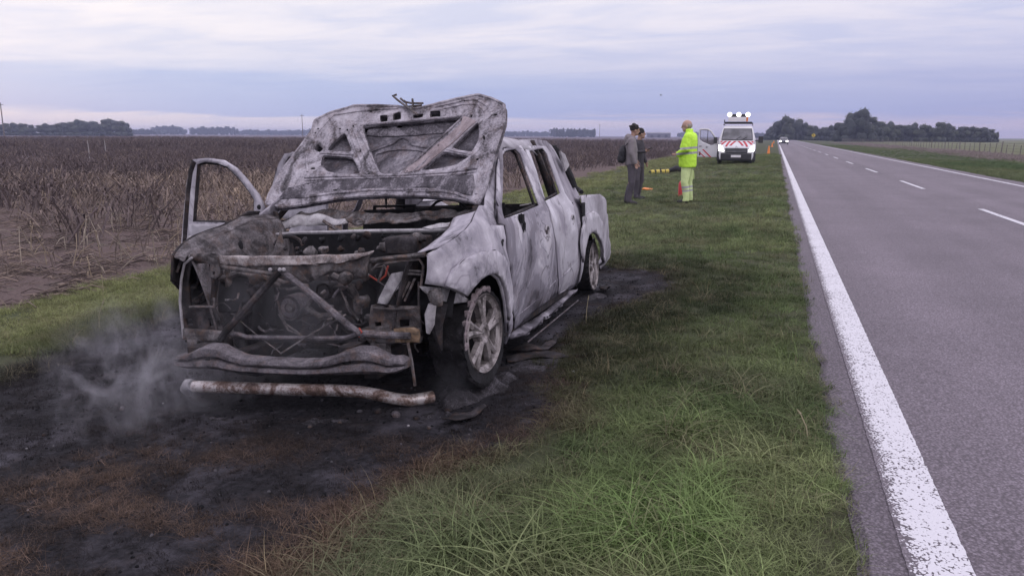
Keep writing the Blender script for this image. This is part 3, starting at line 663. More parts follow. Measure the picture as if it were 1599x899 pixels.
# engine
en = MB()
def ebox(u0, v0, u1, v1, x, dx, m=M_dark, nm='engine_casting', dsp=.03):
    a = q(u0, v0, x=x); c = q(u1, v1, x=x); cc = (a + c) / 2
    return MB().box((cc.x - dx / 2, cc.y, cc.z), (dx, abs(a.y - c.y), abs(a.z - c.z))).build(nm, m, T, bevel=.012, disp=(dsp, .08))
ebox(400, 440, 560, 540, .30, .5, M_black, 'engine_block')
ebox(420, 415, 545, 450, .25, .45, M_dark, 'cylinder_head')
ebox(358, 426, 400, 500, .38, .1, M_black, 'radiator_side_tank', .02)
ebox(505, 448, 545, 490, .42, .12, M_dark, 'alternator', .04)
ebox(600, 372, 650, 398, .25, .25, M_dark, 'battery_tray', .04)
ebox(470, 492, 520, 545, .4, .15, M_dark, 'oil_pan', .03)
def cyl(u, v, x, r, w, m, nm, n=18):
    p = q(u, v, x=x); o = MB(); prof = [(0, r * .25), (0, r * .7), (.0, r * .72), (-w * .2, r * .75), (-w * .2, r * .92), (0, r), (-w, r)]
    rings = [[(p.x + a, p.y + rr * math.cos(2 * math.pi * k / n), p.z + rr * math.sin(2 * math.pi * k / n)) for k in range(n)] for a, rr in prof]
    return o.rings(rings).build(nm, m, T)
cyl(451, 481, .47, .075, .12, M_beam, 'pulley'); cyl(451, 481, .49, .03, .05, M_brk, 'pulley_hub'); cyl(505, 455, .45, .05, .1, M_dark, 'pulley')
cyl(545, 505, .42, .06, .1, M_dark, 'pulley'); cyl(480, 525, .42, .07, .08, M_dark, 'pulley'); cyl(395, 500, .42, .05, .1, M_dark, 'fan_motor'); cyl(556, 424, .45, .022, .05, M_ash, 'oil_cap')
for pts, r in (([(345, 428), (355, 420), (358, 450), (352, 500)], .02), ([(402, 425), (398, 460), (385, 470), (370, 495)], .017), ([(420, 432), (445, 442), (470, 436), (480, 452)], .016), ([(415, 443), (450, 452), (480, 446)], .009), ([(520, 430), (540, 440), (555, 460), (560, 490)], .02), ([(490, 460), (480, 480), (500, 495), (535, 490)], .018), ([(345, 436), (375, 426), (410, 432), (440, 446)], .02)):
    MB().tube([q(*p, x=.42) for p in pts], r, 8).build('coolant_pipe', M_brk, T, disp=(.02, .04))
for u, v, s in ((400, 436, .05), (395, 455, .04), (407, 445, .03), (388, 470, .035), (540, 435, .05), (560, 445, .03), (572, 432, .03), (603, 500, .035), (568, 470, .045), (575, 495, .03), (310, 470, .03), (322, 465, .03), (304, 515, .035), (315, 508, .03), (320, 515, .025), (590, 515, .025), (612, 512, .02)):
    MB().ell(q(u, v, x=.5), (s, s * .8, s * .7), 8, 6).build('melted_lump', random.choice([M_brk, M_dark, M_brk]), T, disp=(.05, .03))
for u, v, s, sh in ((485, 394, .05, 0), (455, 395, .04, 1), (505, 391, .04, 0), (530, 389, .03, 0), (600, 386, .05, 0), (640, 375, .05, 0), (655, 370, .04, 0), (632, 386, .03, 1), (565, 393, .03, 0), (437, 372, .04, 1)):
    p = q(u, v, x=.2)
    (MB().ell(p, (s * .6, s * .9, s * .6), 9, 7) if not sh else MB().tube([p + Vector((0, 0, -.05)), p + Vector((0, .01, .06))], [.03, .004], 6)).build('engine_remnant', random.choice([M_dark, M_brk]), T, disp=(.06, .03))
rr_ = random.Random(5)
for k in range(46):       # burnt harness strands, clips and brackets through the bay and lamp buckets
    zone = rr_.choice([(298, 408, 334, 520), (582, 415, 655, 528), (360, 432, 560, 540), (350, 425, 430, 520), (500, 430, 580, 525)])
    u = rr_.uniform(zone[0], zone[2]); v = rr_.uniform(zone[1], zone[3]); xx = rr_.uniform(.42, .57)
    P_ = [q(u, v, x=xx)]
    a_ = rr_.uniform(0, 6.28)
    for j in range(4): u += 7 * math.cos(a_); v += 8 * math.sin(a_); a_ += rr_.uniform(-.9, .9); P_.append(q(u, v, x=xx + rr_.uniform(-.03, .03)))
    MB().tube(P_, rr_.uniform(.003, .009), 5).build('burnt_harness', rr_.choice([M_brk, M_dark, M_dark, M_beam]), T)
for k in range(34):
    u = rr_.uniform(445, 720); v = rr_.uniform(366, 396); 
    if u > 560 and v > 385: continue
    p = q(u, v, x=rr_.uniform(-.1, .3)); s = rr_.uniform(.008, .024)
    MB().ell(p, (s, s * 1.4, s * .8), 7, 5, rotm(rr_.random(), rr_.random(), 0)).build('burnt_fragment', rr_.choice([M_brk, M_dark, M_black]), T, disp=(.04, .02))
# strut tower holes etc on field-side inner wing
MB().ell(q(376, 386, x=.15), (.02, .012, .045), 10, 8).build('wing_hole', M_black, T)
arcp = [q(451 + 22 * math.cos(t), 385 - 16 * math.sin(t), x=-.1) for t in np.linspace(.1, 3.0, 10)]
MB().tube(arcp, .012, 6).build('brake_servo_edge', M_dark, T)
# wheel-house front liner and melted lamp on the road side
MB().sheet([tuple(q(*p, y=.8))[::2] for p in [(668, 447), (690, 449), (712, 460), (730, 470), (700, 474), (680, 466), (672, 455)]], lambda x, z: (x, .82 - .6 * max(0, x - .35) ** 2, z), [], .03).build('liner_flap', M_ash, T, thick=.02)
MB().tube([q(676, 452, x=.6), q(682, 465, x=.6), (q(686, 478, x=.6))], [.04, .045, .02], 8).build('fog_lamp_shell', M_brk, T)
MB().tube([q(675, 476, x=.62), q(672, 492, x=.62), q(672, 505, x=.62), q(668, 520, x=.62)], [.022, .032, .026, .010], 8).build('melted_lamp', M_ash, T, disp=(.03, .03))
MB().tube([q(684, 475, x=.55), q(683, 510, x=.55), q(690, 548, x=.55)], [.05, .035, .01], 8).build('hanging_liner', M_dark, T, disp=(.04, .06))
MB().tube([q(637, 535, x=.66), q(643, 565, x=.66), q(648, 602, x=.66)], .009, 6).build('hanging_rod', M_brk, T)
MB().box(q(595, 545, x=.6), (.06, .09, .08)).build('tow_mount', M_brk, T)
MB().box(q(306, 540, x=.6), (.06, .07, .12)).build('tow_mount', M_brk, T)
# --- bumper beam
TOPB = [(280, 553), (295, 551), (310, 543), (325, 537), (345, 539), (362, 548), (380, 556), (420, 560), (470, 562), (500, 561), (520, 556), (540, 546), (560, 542), (580, 543), (595, 551), (610, 558), (624, 557), (636, 562)]
BOTB = [(282, 570), (295, 574), (312, 576), (330, 576), (345, 577), (362, 579), (380, 581), (420, 583), (470, 585), (500, 585), (520, 585), (540, 585), (560, 585), (580, 584), (595, 583), (610, 583), (624, 581), (636, 574)]
PR = [(-.05, 0), (0.0, .02), (.035, .12), (.04, .30), (.035, .42), (.0, .48), (.0, .53), (.04, .60), (.045, .80), (.03, .94), (-.01, 1.0), (-.05, .98)]
rows = []
us = np.linspace(280, 636, 60)
rings_ = []
for u in us:
    vt = np.interp(u, [p[0] for p in TOPB], [p[1] for p in TOPB]); vb = np.interp(u, [p[0] for p in BOTB], [p[1] for p in BOTB])
    bow = .05 * (1 - ((u - 458) / 178) ** 2)
    ring = []
    for dx, fr in PR:
        X = .76 + bow; p = q(u, vt + (vb - vt) * fr, x=X); ring.append(Vector((X + dx, p.y, p.z + .002 * mnoise.noise(Vector((u * .1, fr * 3, 0))))))
    rings_.append(ring)
bm_ = MB().rings(rings_).build('bumper_beam', M_beam, T)
for u, v, s in ((325, 562, .016), (344, 554, .010), (541, 566, .022), (565, 577, .014)):
    MB().ell(q(u, v, x=.81), (.012, s * 1.1, s * .8), 10, 6).build('beam_hole', M_black, bm_)
for u in (330, 560): MB().box(q(u, 545, x=.62) , (.3, .08, .09)).build('crash_box', M_dark, T)
# axle and suspension
MB().tube([(0.1, -.75, .36), (.1, .75, .36)], .035, 8).build('front_axle', M_dark, T)
MB().tube([(-2.98, -.75, .34), (-2.98, .75, .34)], .05, 8).build('rear_axle', M_dark, T)
for sgn in (1, -1):
    MB().tube([(.1, sgn * .6, .30), (.1, sgn * .55, .8)], .045, 8).build('strut', M_dark, T)
# --- wheels
def wheel(cx, cy, cz, sgn, steer, tyre_r, lump, cam_ok=True):
    hub = empty('wheel', (cx, cy, cz)); hub.parent = T; hub.rotation_euler = (0, 0, steer)
    n = 40; o = MB()
    prof = [(.0, .205), (.015, .232), (.03, .236), (.02, .242), (-.0, .228), (-.03, .215), (-.16, .205), (-.20, .235), (-.20, .243), (-.15, .215), (-.02, .203)]
    o.rings([[(rr * math.cos(2 * math.pi * k / n), sgn * a, rr * math.sin(2 * math.pi * k / n)) for k in range(n)] for a, rr in prof + prof[:1]], cap=False)
    o.build('rim', M_rim, hub)
    for k in range(5):
        t0 = 2 * math.pi * k / 5 + .3
        s = MB()
        for dt in (-1, 1):      # each of the five spokes is a forked pair of flat blades
            P_ = [(.045, .10 * dt), (.10, .13 * dt), (.16, .15 * dt), (.226, .20 * dt)]; W_ = [.62, .36, .25, .21]
            rg = []
            for (rr, da_), wd in zip(P_, W_):
                a0, a1 = t0 + da_ - wd / 2, t0 + da_ + wd / 2; yo = .02 - .012 * (rr / .226)
                rg.append([(rr * math.cos(a0), sgn * yo, rr * math.sin(a0)), (rr * math.cos((a0 + a1) / 2), sgn * (yo + .010), rr * math.sin((a0 + a1) / 2)), (rr * math.cos(a1), sgn * yo, rr * math.sin(a1)), (rr * math.cos(a1), sgn * (yo - .035), rr * math.sin(a1)), (rr * math.cos(a0), sgn * (yo - .035), rr * math.sin(a0))])
            s.rings(rg)
        s.build('spoke', M_rim, hub)
    MB().rings([[(rr * math.cos(2 * math.pi * k / 20), sgn * a, rr * math.sin(2 * math.pi * k / 20)) for k in range(20)] for a, rr in [(-.03, .07), (.015, .07), (.025, .055), (.02, .035), (.012, .03)]]).build('hub_cap', M_rim, hub)
    MB().rings([[(rr * math.cos(2 * math.pi * k / 28), sgn * a, rr * math.sin(2 * math.pi * k / 28)) for k in range(28)] for a, rr in [(-.11, .15), (-.09, .15), (-.09, .04)]]).build('brake_disc', M_dark, hub)
    if tyre_r:
        t = MB(); nn_ = 64; pr_ = [(-.19, .235), (-.20, .30), (-.18, 1), (-.10, 1.01), (.0, 1.0), (.025, .93), (.025, .30), (.02, .235)]
        rg = []
        for k in range(nn_):
            th = 2 * math.pi * k / nn_
            low = max(0, -math.sin(th)); frt = max(0, math.cos(th))
            ro = .262 + (tyre_r - .30) * max(low, frt * .55) ** 1.3 + .010 * math.sin(k * 7.1) * .6 + .012 * mnoise.noise(Vector((math.cos(th) * 9, math.sin(th) * 9, cx)))
            if math.sin(th) > .75: ro = .262
            if low > .85: ro = min(ro, (cz - .0) / low)
            ring = []
            for a, rr in pr_:
                rad = rr if rr < .5 and rr < .26 else (.30 if rr == .30 else ro * rr)
                rad = min(rad, ro)
                aa = a + (.02 * (k % 2) if rr >= 1 else 0)
                ring.append((rad * math.cos(th), sgn * aa, rad * math.sin(th)))
            rg.append(ring)
        t.rings(rg + rg[:1], cap=False).build('tyre', M_tyre, hub, disp=(.010, .03))
        if lump:
            arc = [(.262 * math.cos(th), sgn * (.01 + .012 * math.sin(th * 9)), .262 * math.sin(th)) for th in np.linspace(R(38), R(172), 30)]
            # ash crust still clinging to the upper front of the tyre
            arc = [(.268 * math.cos(th), sgn * .02, .268 * math.sin(th)) for th in np.linspace(R(-8), R(105), 26)]
            MB().tube(arc, [.016 + .008 * math.sin(i * 2.1) for i in range(26)], 6).build('tyre_crust', M_strut, hub, disp=(.03, .03))
    return hub
p = q(755, 520, y=.87); FW = (p.x, p.z); p = q(925, 416, y=.87); RW = (p.x, p.z)
wheel(FW[0], .86, FW[1], 1, -R(6), .37, True)
wheel(FW[0], -.87, FW[1] - .02, -1, -R(9), .34, False)
wheel(RW[0], .86, RW[1], 1, 0, .285, False)
wheel(RW[0], -.86, RW[1], -1, 0, .285, False)
# running board
A = [q(786, 531, z=.20), q(800, 545, z=.13), q(823, 535, z=.13), q(864, 503, z=.12), q(902, 472, z=.10), q(889, 458, z=.22), q(840, 492, z=.24)]
rbd = MB().sheet([(p.x, p.y) for p in A], lambda x, y: (x, y, .235 - .45 * max(0, y - .80) + .012 * mnoise.noise(Vector((x * 7, y * 9, 0)))), [], .05).build('running_board', M_side, T, thick=.03)
MB().tube([(A[2].x, A[2].y + .005, .135), (A[3].x, A[3].y + .005, .135), (A[4].x, A[4].y + .005, .12)], .007, 6).build('board_edge', M_beam, rbd)

# ================================================================== THE GROUND
BURN_PX = [(-500, 700), (-150, 640), (0, 604), (100, 556), (200, 522), (275, 490)]
BURN = [tuple(gpt(*p)[:2]) for p in BURN_PX] + [(-4.5, 6.3), (-4.4, 8.2), (-3.0, 9.6)] + \
       [tuple(gpt(*p)[:2]) for p in [(960, 416), (1048, 424), (1058, 448), (1000, 476), (945, 484), (915, 508), (893, 560), (905, 600), (868, 650), (770, 700), (650, 748), (560, 806), (440, 884), (390, 980), (300, 1200)]] + [(-2.6, .6), (-6, .4)]
def seg_dist(x, y, poly):
    x = np.asarray(x, float); y = np.asarray(y, float); d = np.full(x.shape, 1e9); ins = np.zeros(x.shape, bool)
    n = len(poly)
    for i in range(n):
        ax, ay = poly[i]; bx, by = poly[(i + 1) % n]
        ex, ey = bx - ax, by - ay; t = np.clip(((x - ax) * ex + (y - ay) * ey) / (ex * ex + ey * ey + 1e-12), 0, 1)
        d = np.minimum(d, np.hypot(x - ax - t * ex, y - ay - t * ey))
        with np.errstate(divide='ignore', invalid='ignore'):
            c = ((ay > y) != (by > y)) & (x < (bx - ax) * (y - ay) / (by - ay) + ax)
        ins ^= c
    return np.where(ins, d, -d)
def burnd(x, y): return seg_dist(x, y, BURN) + .34 * (VA.f(np.asarray(x) * 2.1 + 50, np.asarray(y) * 2.1 + 50, 4) - .5)
def fieldd(x, y): return (-np.asarray(x) - 7.65) - .7 * (VB.f(np.asarray(x) * .35 + 9, np.asarray(y) * .35 + 40, 3) - .5) - np.clip((np.asarray(y) - 12) * .025, 0, 1.0) + 0.5 * np.clip(4 - np.asarray(y), 0, 4) * 0
def gbump(x, y):
    b = .05 * (VC.f(x * .8 + 30, y * .8 + 30, 3) - .5) + .02 * (VC(x * 5 + 70, y * 5 + 30) - .5)
    fade = np.clip((-x + .1) / .6, 0, 1) + np.clip((x - 8.4) / .6, 0, 1)
    near = np.exp(-((x + 2.5) / 2.2) ** 2 - ((y - 5.5) / 3) ** 2)
    return b * fade * (1 - .6 * near)
def gz2(x, y):
    x = np.asarray(x, float); y = np.asarray(y, float)
    z = gz(x, y) + gbump(x, y)
    z = np.where((x > .38) & (x < 8.2), -.04, z)
    return z
xs = np.unique(np.concatenate([-np.geomspace(14, 3500, 45), np.arange(-14, -7, .25), np.arange(-7, .9, .1), np.arange(1, 8, 1.0), np.arange(8, 14, .25), np.arange(14, 40, 1.0), np.geomspace(40, 3500, 40)]))
ys = np.unique(np.concatenate([np.arange(-40, -2, 4.0), np.arange(-2, 12, .1), np.arange(12, 30, .35), np.arange(30, 100, 2.0), np.geomspace(100, 4200, 50)]))
GX, GY = np.meshgrid(xs, ys); GZ = gz2(GX, GY)
nx, ny = len(xs), len(ys)
me = bpy.data.meshes.new('ground')
idx = np.arange(nx * ny).reshape(ny, nx)
F = np.stack([idx[:-1, :-1], idx[:-1, 1:], idx[1:, 1:], idx[1:, :-1]], -1).reshape(-1, 4)
me.from_pydata(np.stack([GX, GY, GZ], -1).reshape(-1, 3).tolist(), [], F.tolist()); me.update()
me.polygons.foreach_set('use_smooth', [True] * len(me.polygons))
zc = me.color_attributes.new('zone', 'FLOAT_COLOR', 'POINT')
bd = np.clip(burnd(GX, GY) * .8 + .5, 0, 1); fdv = np.clip(fieldd(GX, GY) * .8 + .5, 0, 1)
pa = np.clip((GX - 23) * .3, 0, 1)
zc.data.foreach_set('color', np.stack([bd, fdv, pa, np.ones_like(bd)], -1).reshape(-1).astype(np.float32))
m, nt, b = mat('ground_soil')
at = N(nt, 'ShaderNodeAttribute', attribute_name='zone'); sr = N(nt, 'ShaderNodeSeparateColor'); L(nt, at.outputs['Color'], sr.inputs[0])
ge = N(nt, 'ShaderNodeNewGeometry')
def gn(scale, det=5, rough=.6, dist=0.0):
    n = N(nt, 'ShaderNodeTexNoise', i_Scale=float(scale), i_Detail=float(det), i_Roughness=rough, i_Distortion=dist); L(nt, ge.outputs['Position'], n.inputs['Vector']); return n.outputs[0]
nA, nB, nC, nD = gn(.5), gn(4), gn(30, 6, .7), gn(.02, 4)
grass = mixc(nt, ramp(nt, nB, [(.3, 0), (.7, 1)]).outputs[0], (.04, .048, .026), (.08, .09, .05))
grass = mixc(nt, ramp(nt, nA, [(.4, 0), (.75, .6)]).outputs[0], grass, (.085, .078, .048))
soil = mixc(nt, ramp(nt, nC, [(.3, 0), (.7, 1)]).outputs[0], (.070, .050, .050), (.165, .122, .115))
soil = mixc(nt, ramp(nt, nB, [(.55, 0), (.72, .6)]).outputs[0], soil, (.055, .068, .038))
# distance in the field: crop mass, then a pale far strip
gp = N(nt, 'ShaderNodeSeparateXYZ'); L(nt, ge.outputs['Position'], gp.inputs[0])
dist = math_(nt, 'SQRT', math_(nt, 'ADD', math_(nt, 'MULTIPLY', gp.outputs[0], gp.outputs[0]), math_(nt, 'MULTIPLY', gp.outputs[1], gp.outputs[1])))
fd_ = N(nt, 'ShaderNodeMapRange', clamp=True); L(nt, dist, fd_.inputs[0]); fd_.inputs[1].default_value = 40; fd_.inputs[2].default_value = 120
crop = mixc(nt, ramp(nt, nA, [(.3, 0), (.7, 1)]).outputs[0], (.098, .078, .090), (.135, .108, .122))
soil = mixc(nt, fd_.outputs[0], soil, crop)
char = mixc(nt, ramp(nt, nC, [(.35, 0), (.8, 1)]).outputs[0], (.010, .010, .012), (.050, .046, .055))
ash_ = mixc(nt, ramp(nt, gn(2.3, 6, .7), [(.50, 0), (.70, .6)]).outputs[0], char, (.14, .13, .155))
brn = mixc(nt, ramp(nt, gn(2.6, 6, .7, .5), [(.52, 0), (.66, .4)]).outputs[0], ash_, (.050, .034, .028))
past = mixc(nt, ramp(nt, nD, [(.35, 0), (.65, 1)]).outputs[0], (.105, .115, .062), (.15, .145, .085))
c = mixc(nt, ramp(nt, math_(nt, 'MULTIPLY_ADD', nB, .3, math_(nt, 'SUBTRACT', sr.outputs[1], .15)), [(.45, 0), (.56, 1)]).outputs[0], grass, soil)
c = mixc(nt, sr.outputs[2], c, past)
c = mixc(nt, ramp(nt, math_(nt, 'MULTIPLY_ADD', nC, .3, math_(nt, 'SUBTRACT', sr.outputs[0], .15)), [(.46, 0), (.56, 1)]).outputs[0], c, brn)
L(nt, c, b.inputs['Base Color']); b.inputs['Roughness'].default_value = .95; b.inputs['Specular IOR Level'].default_value = .15
bp = N(nt, 'ShaderNodeBump', i_Strength=.9, i_Distance=.03); L(nt, math_(nt, 'ADD', nC, math_(nt, 'MULTIPLY', nB, .6)), bp.inputs['Height']); L(nt, bp.outputs[0], b.inputs['Normal'])
me.materials.append(m)
put(bpy.data.objects.new('ground', me), kind='structure')
# --- road
m, nt, b = mat('chip_seal_asphalt'); ge = N(nt, 'ShaderNodeNewGeometry')
vo = N(nt, 'ShaderNodeTexVoronoi', i_Scale=85.0); L(nt, ge.outputs['Position'], vo.inputs['Vector'])
n1 = gn(1.0 * 55, 4, .7); n2 = gn(.6, 5); mpx = N(nt, 'ShaderNodeMapping'); mpx.inputs['Scale'].default_value = (1.1, .03, 1); L(nt, ge.outputs['Position'], mpx.inputs[0])
n3 = N(nt, 'ShaderNodeTexNoise', i_Scale=1.0, i_Detail=4.0); L(nt, mpx.outputs[0], n3.inputs['Vector'])
st_ = ramp(nt, vo.outputs['Color'], [(.1, (.125, .104, .122)), (.5, (.180, .151, .180)), (.9, (.255, .218, .258))])
c = mixc(nt, ramp(nt, vo.outputs['Distance'], [(.38, 0), (.68, .6)]).outputs[0], st_.outputs[0], (.055, .046, .054))
c = mixc(nt, 1.0, c, ramp(nt, n2, [(.3, .86), (.7, 1.12)]).outputs[0], 'MULTIPLY')
c = mixc(nt, 1.0, c, ramp(nt, n3.outputs[0], [(.35, .88), (.65, 1.10)]).outputs[0], 'MULTIPLY')
gx = N(nt, 'ShaderNodeSeparateXYZ'); L(nt, ge.outputs['Position'], gx.inputs[0])
tr = ramp(nt, math_(nt, 'MULTIPLY', gx.outputs[0], .1), [(0.05, .84), (.075, .97), (.13, 1.04), (.19, .96), (.25, 1.04), (.33, .97), (.43, .95), (.5, 1.03), (.58, .96), (.68, 1.03), (.8, .9)])
c = mixc(nt, 1.0, c, tr.outputs[0], 'MULTIPLY')
L(nt, c, b.inputs['Base Color']); b.inputs['Roughness'].default_value = .75; b.inputs['Specular IOR Level'].default_value = .35
bp = N(nt, 'ShaderNodeBump', i_Strength=.9, i_Distance=.006); L(nt, vo.outputs['Distance'], bp.inputs['Height']); bp.invert = True; L(nt, bp.outputs[0], b.inputs['Normal'])
M_asph = m; asph_col = c
ysr = np.unique(np.concatenate([np.arange(-30, 20, .12), np.arange(20, 80, .5), np.geomspace(80, 3800, 60)]))
v = []; 
for y in ysr:
    e = .10 * (VA.f(y * 1.3, 3.0, 4) - .5) * 1.2; e2 = .2 * (VA.f(y * .5, 9.0, 3) - .5)
    v += [(.37 + e, y, -.03), (.41 + e, y, .0), (4.3, y, .012), (8.15 + e2, y, .0), (8.2 + e2, y, -.03)]
f = [(i * 5 + k, i * 5 + k + 1, i * 5 + k + 6, i * 5 + k + 5) for i in range(len(ysr) - 1) for k in range(4)]
MB().add(v, f).build('road', M_asph, kind='structure', smooth=False)
zr_ = lambda x: .012 * (1 - abs(x - 4.3) / 3.95)
def paint_mat():
    m, nt, b = mat('worn_road_paint')
    ge = N(nt, 'ShaderNodeNewGeometry'); vo = N(nt, 'ShaderNodeTexVoronoi', i_Scale=85.0); L(nt, ge.outputs['Position'], vo.inputs['Vector'])
    n = N(nt, 'ShaderNodeTexNoise', i_Scale=22.0, i_Detail=6.0, i_Roughness=.75); L(nt, ge.outputs['Position'], n.inputs['Vector'])
    n5 = N(nt, 'ShaderNodeTexNoise', i_Scale=1.5, i_Detail=3.0); L(nt, ge.outputs['Position'], n5.inputs['Vector'])
    f = math_(nt, 'ADD', math_(nt, 'MULTIPLY', vo.outputs['Distance'], .55), math_(nt, 'MULTIPLY_ADD', n.outputs[0], .9, math_(nt, 'MULTIPLY', n5.outputs[0], .25)))
    gx = N(nt, 'ShaderNodeSeparateXYZ'); L(nt, ge.outputs['Position'], gx.inputs[0])
    le = ramp(nt, gx.outputs[0], [(.540, .42), (.565, .22), (.60, .06), (.64, 0)])
    f = math_(nt, 'ADD', f, le.outputs[0])
    w = ramp(nt, f, [(.98, 0), (1.08, 1.0)])
    av = ramp(nt, vo.outputs['Color'], [(.1, (.100, .083, .098)), (.5, (.150, .126, .150)), (.9, (.215, .184, .217))]); av2 = mixc(nt, ramp(nt, vo.outputs['Distance'], [(.38, 0), (.68, .6)]).outputs[0], av.outputs[0], (.045, .038, .044))
    c = mixc(nt, w.outputs[0], (.58, .565, .61), av2)
    L(nt, c, b.inputs['Base Color']); b.inputs['Roughness'].default_value = .7
    bp = N(nt, 'ShaderNodeBump', i_Strength=.6, i_Distance=.004); bp.invert = True; L(nt, vo.outputs['Distance'], bp.inputs['Height']); L(nt, bp.outputs[0], b.inputs['Normal'])
    return m
M_paint = paint_mat()
def strip(x0, x1, y0, y1, name='road_line', step=.03, jag=.0025):
    yy = np.unique(np.concatenate([np.arange(y0, min(y1, 14), step), np.arange(max(y0, 14), min(y1, 60), 1.0), np.geomspace(max(60, y0), max(61, y1), 30) if y1 > 60 else [y1], [y0, y1]])); yy = yy[(yy >= y0) & (yy <= y1)]
    v = []
    for i, y in enumerate(yy):
        j = jag if y < 14 else 0
        a = x0 + random.uniform(-j, j); c = x1 + random.uniform(-j, j)
        v += [(a, y, zr_(a) + .005), (c, y, zr_(c) + .005)]
    return MB().add(v, [(2 * i, 2 * i + 1, 2 * i + 3, 2 * i + 2) for i in range(len(yy) - 1)]).build(name, M_paint, kind='structure', smooth=False)
strip(.545, .765, -20, 3000); strip(7.42, 7.56, -20, 3000)
P0 = 14.1
for k in range(-3, 60):
    y0 = P0 + 11.1 * k; strip(4.17, 4.29, y0, y0 + 4.4, 'centre_dash', .5, .006)

# ================================================================== SCATTERED GROWTH (stuff)
def mat_inst(name, rough=.75, trans=.25, var=.35):
    m, nt, b = mat(name)
    a = N(nt, 'ShaderNodeAttribute', attribute_name='col', attribute_type='INSTANCER')
    g = N(nt, 'ShaderNodeNewGeometry')
    r = ramp(nt, g.outputs['Random Per Island'], [(0, 1 - var), (1, 1 + var)])
    c = mixc(nt, 1.0, a.outputs['Color'], r.outputs[0], 'MULTIPLY')
    L(nt, c, b.inputs['Base Color']); b.inputs['Roughness'].default_value = rough; b.inputs['Specular IOR Level'].default_value = .12
    if trans:
        t = N(nt, 'ShaderNodeBsdfTranslucent'); L(nt, c, t.inputs['Color']); mx = N(nt, 'ShaderNodeMixShader', i_0=trans)
        L(nt, b.outputs[0], mx.inputs[1]); L(nt, t.outputs[0], mx.inputs[2]); o = [n for n in nt.nodes if n.type == 'OUTPUT_MATERIAL'][0]; L(nt, mx.outputs[0], o.inputs[0])
    return m
M_blade = mat_inst('grass_blade'); M_stalk = mat_inst('dry_stalk', .85, 0, .4)
def blade_mesh(name, n, h, spread, bend, w, seg=3, m=M_blade, lie=0.0, hv=.4):
    vs, fs = [], []
    for i in range(n):
        r = spread * math.sqrt(random.random()); a = random.uniform(0, 6.283); x, y = r * math.cos(a), r * math.sin(a)
        hh_ = h * random.uniform(1 - hv, 1 + hv); d = random.uniform(0, 6.283); bn = bend * random.uniform(.3, 1.3); ww = w * random.uniform(.6, 1.2)
        dx, dy = math.cos(d), math.sin(d); px, py = -dy, dx; b = len(vs); l0 = lie * random.uniform(.3, 1)
        for k in range(seg + 1):
            t = k / seg; s = hh_ * t
            hz = s * (1 - bn * t * .55) * (1 - l0); hr = hh_ * (bn * t * t * .9) + s * l0
            wk = ww * (1 - t * .9) * .5
            c = (x + dx * hr, y + dy * hr, max(hz, .002))
            vs += [(c[0] - px * wk, c[1] - py * wk, c[2]), (c[0] + px * wk, c[1] + py * wk, c[2])]
        fs += [(b + 2 * k, b + 2 * k + 1, b + 2 * k + 3, b + 2 * k + 2) for k in range(seg)]
    me = bpy.data.meshes.new(name); me.from_pydata(vs, [], fs); me.materials.append(m)
    return bpy.data.objects.new(name, me)
def scatter(name, P, rot, scl, col, var, sources, **k):
    me = bpy.data.meshes.new(name); me.from_pydata(np.asarray(P).tolist(), [], []); n = len(P)
    for nm, ty, dt, fld in (('rot', 'FLOAT_VECTOR', rot, 'vector'), ('scl', 'FLOAT', scl, 'value'), ('col', 'FLOAT_COLOR', np.concatenate([col, np.ones((n, 1))], 1), 'color'), ('var', 'INT', var, 'value')):
        a = me.attributes.new(nm, ty, 'POINT'); a.data.foreach_set(fld, np.asarray(dt).reshape(-1).astype(np.int32 if ty == 'INT' else np.float32))
    o = bpy.data.objects.new(name, me); put(o, kind='stuff', **k)
    ng = bpy.data.node_groups.new(name + '_spread', 'GeometryNodeTree')
    ng.interface.new_socket('Geometry', in_out='INPUT', socket_type='NodeSocketGeometry'); ng.interface.new_socket('Geometry', in_out='OUTPUT', socket_type='NodeSocketGeometry')
    gi = ng.nodes.new('NodeGroupInput'); go = ng.nodes.new('NodeGroupOutput'); jn = ng.nodes.new('GeometryNodeJoinGeometry')
    def na(nm, t):
        x = ng.nodes.new('GeometryNodeInputNamedAttribute'); x.data_type = t; x.inputs[0].default_value = nm; return [s for s in x.outputs if s.enabled][0]
    r_, s_, v_ = na('rot', 'FLOAT_VECTOR'), na('scl', 'FLOAT'), na('var', 'INT')
    for i, src in enumerate(sources):
        oi = ng.nodes.new('GeometryNodeObjectInfo'); oi.inputs['Object'].default_value = src; oi.inputs['As Instance'].default_value = True
        cp = ng.nodes.new('FunctionNodeCompare'); cp.data_type = 'INT'; cp.operation = 'EQUAL'
        ii = [s for s in cp.inputs if s.enabled]; ng.links.new(v_, ii[0]); ii[1].default_value = i
        ip = ng.nodes.new('GeometryNodeInstanceOnPoints'); ng.links.new(gi.outputs[0], ip.inputs['Points']); ng.links.new([s for s in cp.outputs if s.enabled][0], ip.inputs['Selection'])
        ng.links.new(oi.outputs['Geometry'], ip.inputs['Instance'])
        er = ng.nodes.new('FunctionNodeEulerToRotation'); ng.links.new(r_, er.inputs[0]); ng.links.new(er.outputs[0], ip.inputs['Rotation']); ng.links.new(s_, ip.inputs['Scale'])
        ng.links.new(ip.outputs[0], jn.inputs[0])
    ng.links.new(jn.outputs[0], go.inputs[0])
    md = o.modifiers.new('spread', 'NODES'); md.node_group = ng
    return o
def pts(x0, x1, y0, y1, dens):
    n = int((x1 - x0) * (y1 - y0) * dens); return rng.uniform(x0, x1, n), rng.uniform(y0, y1, n)
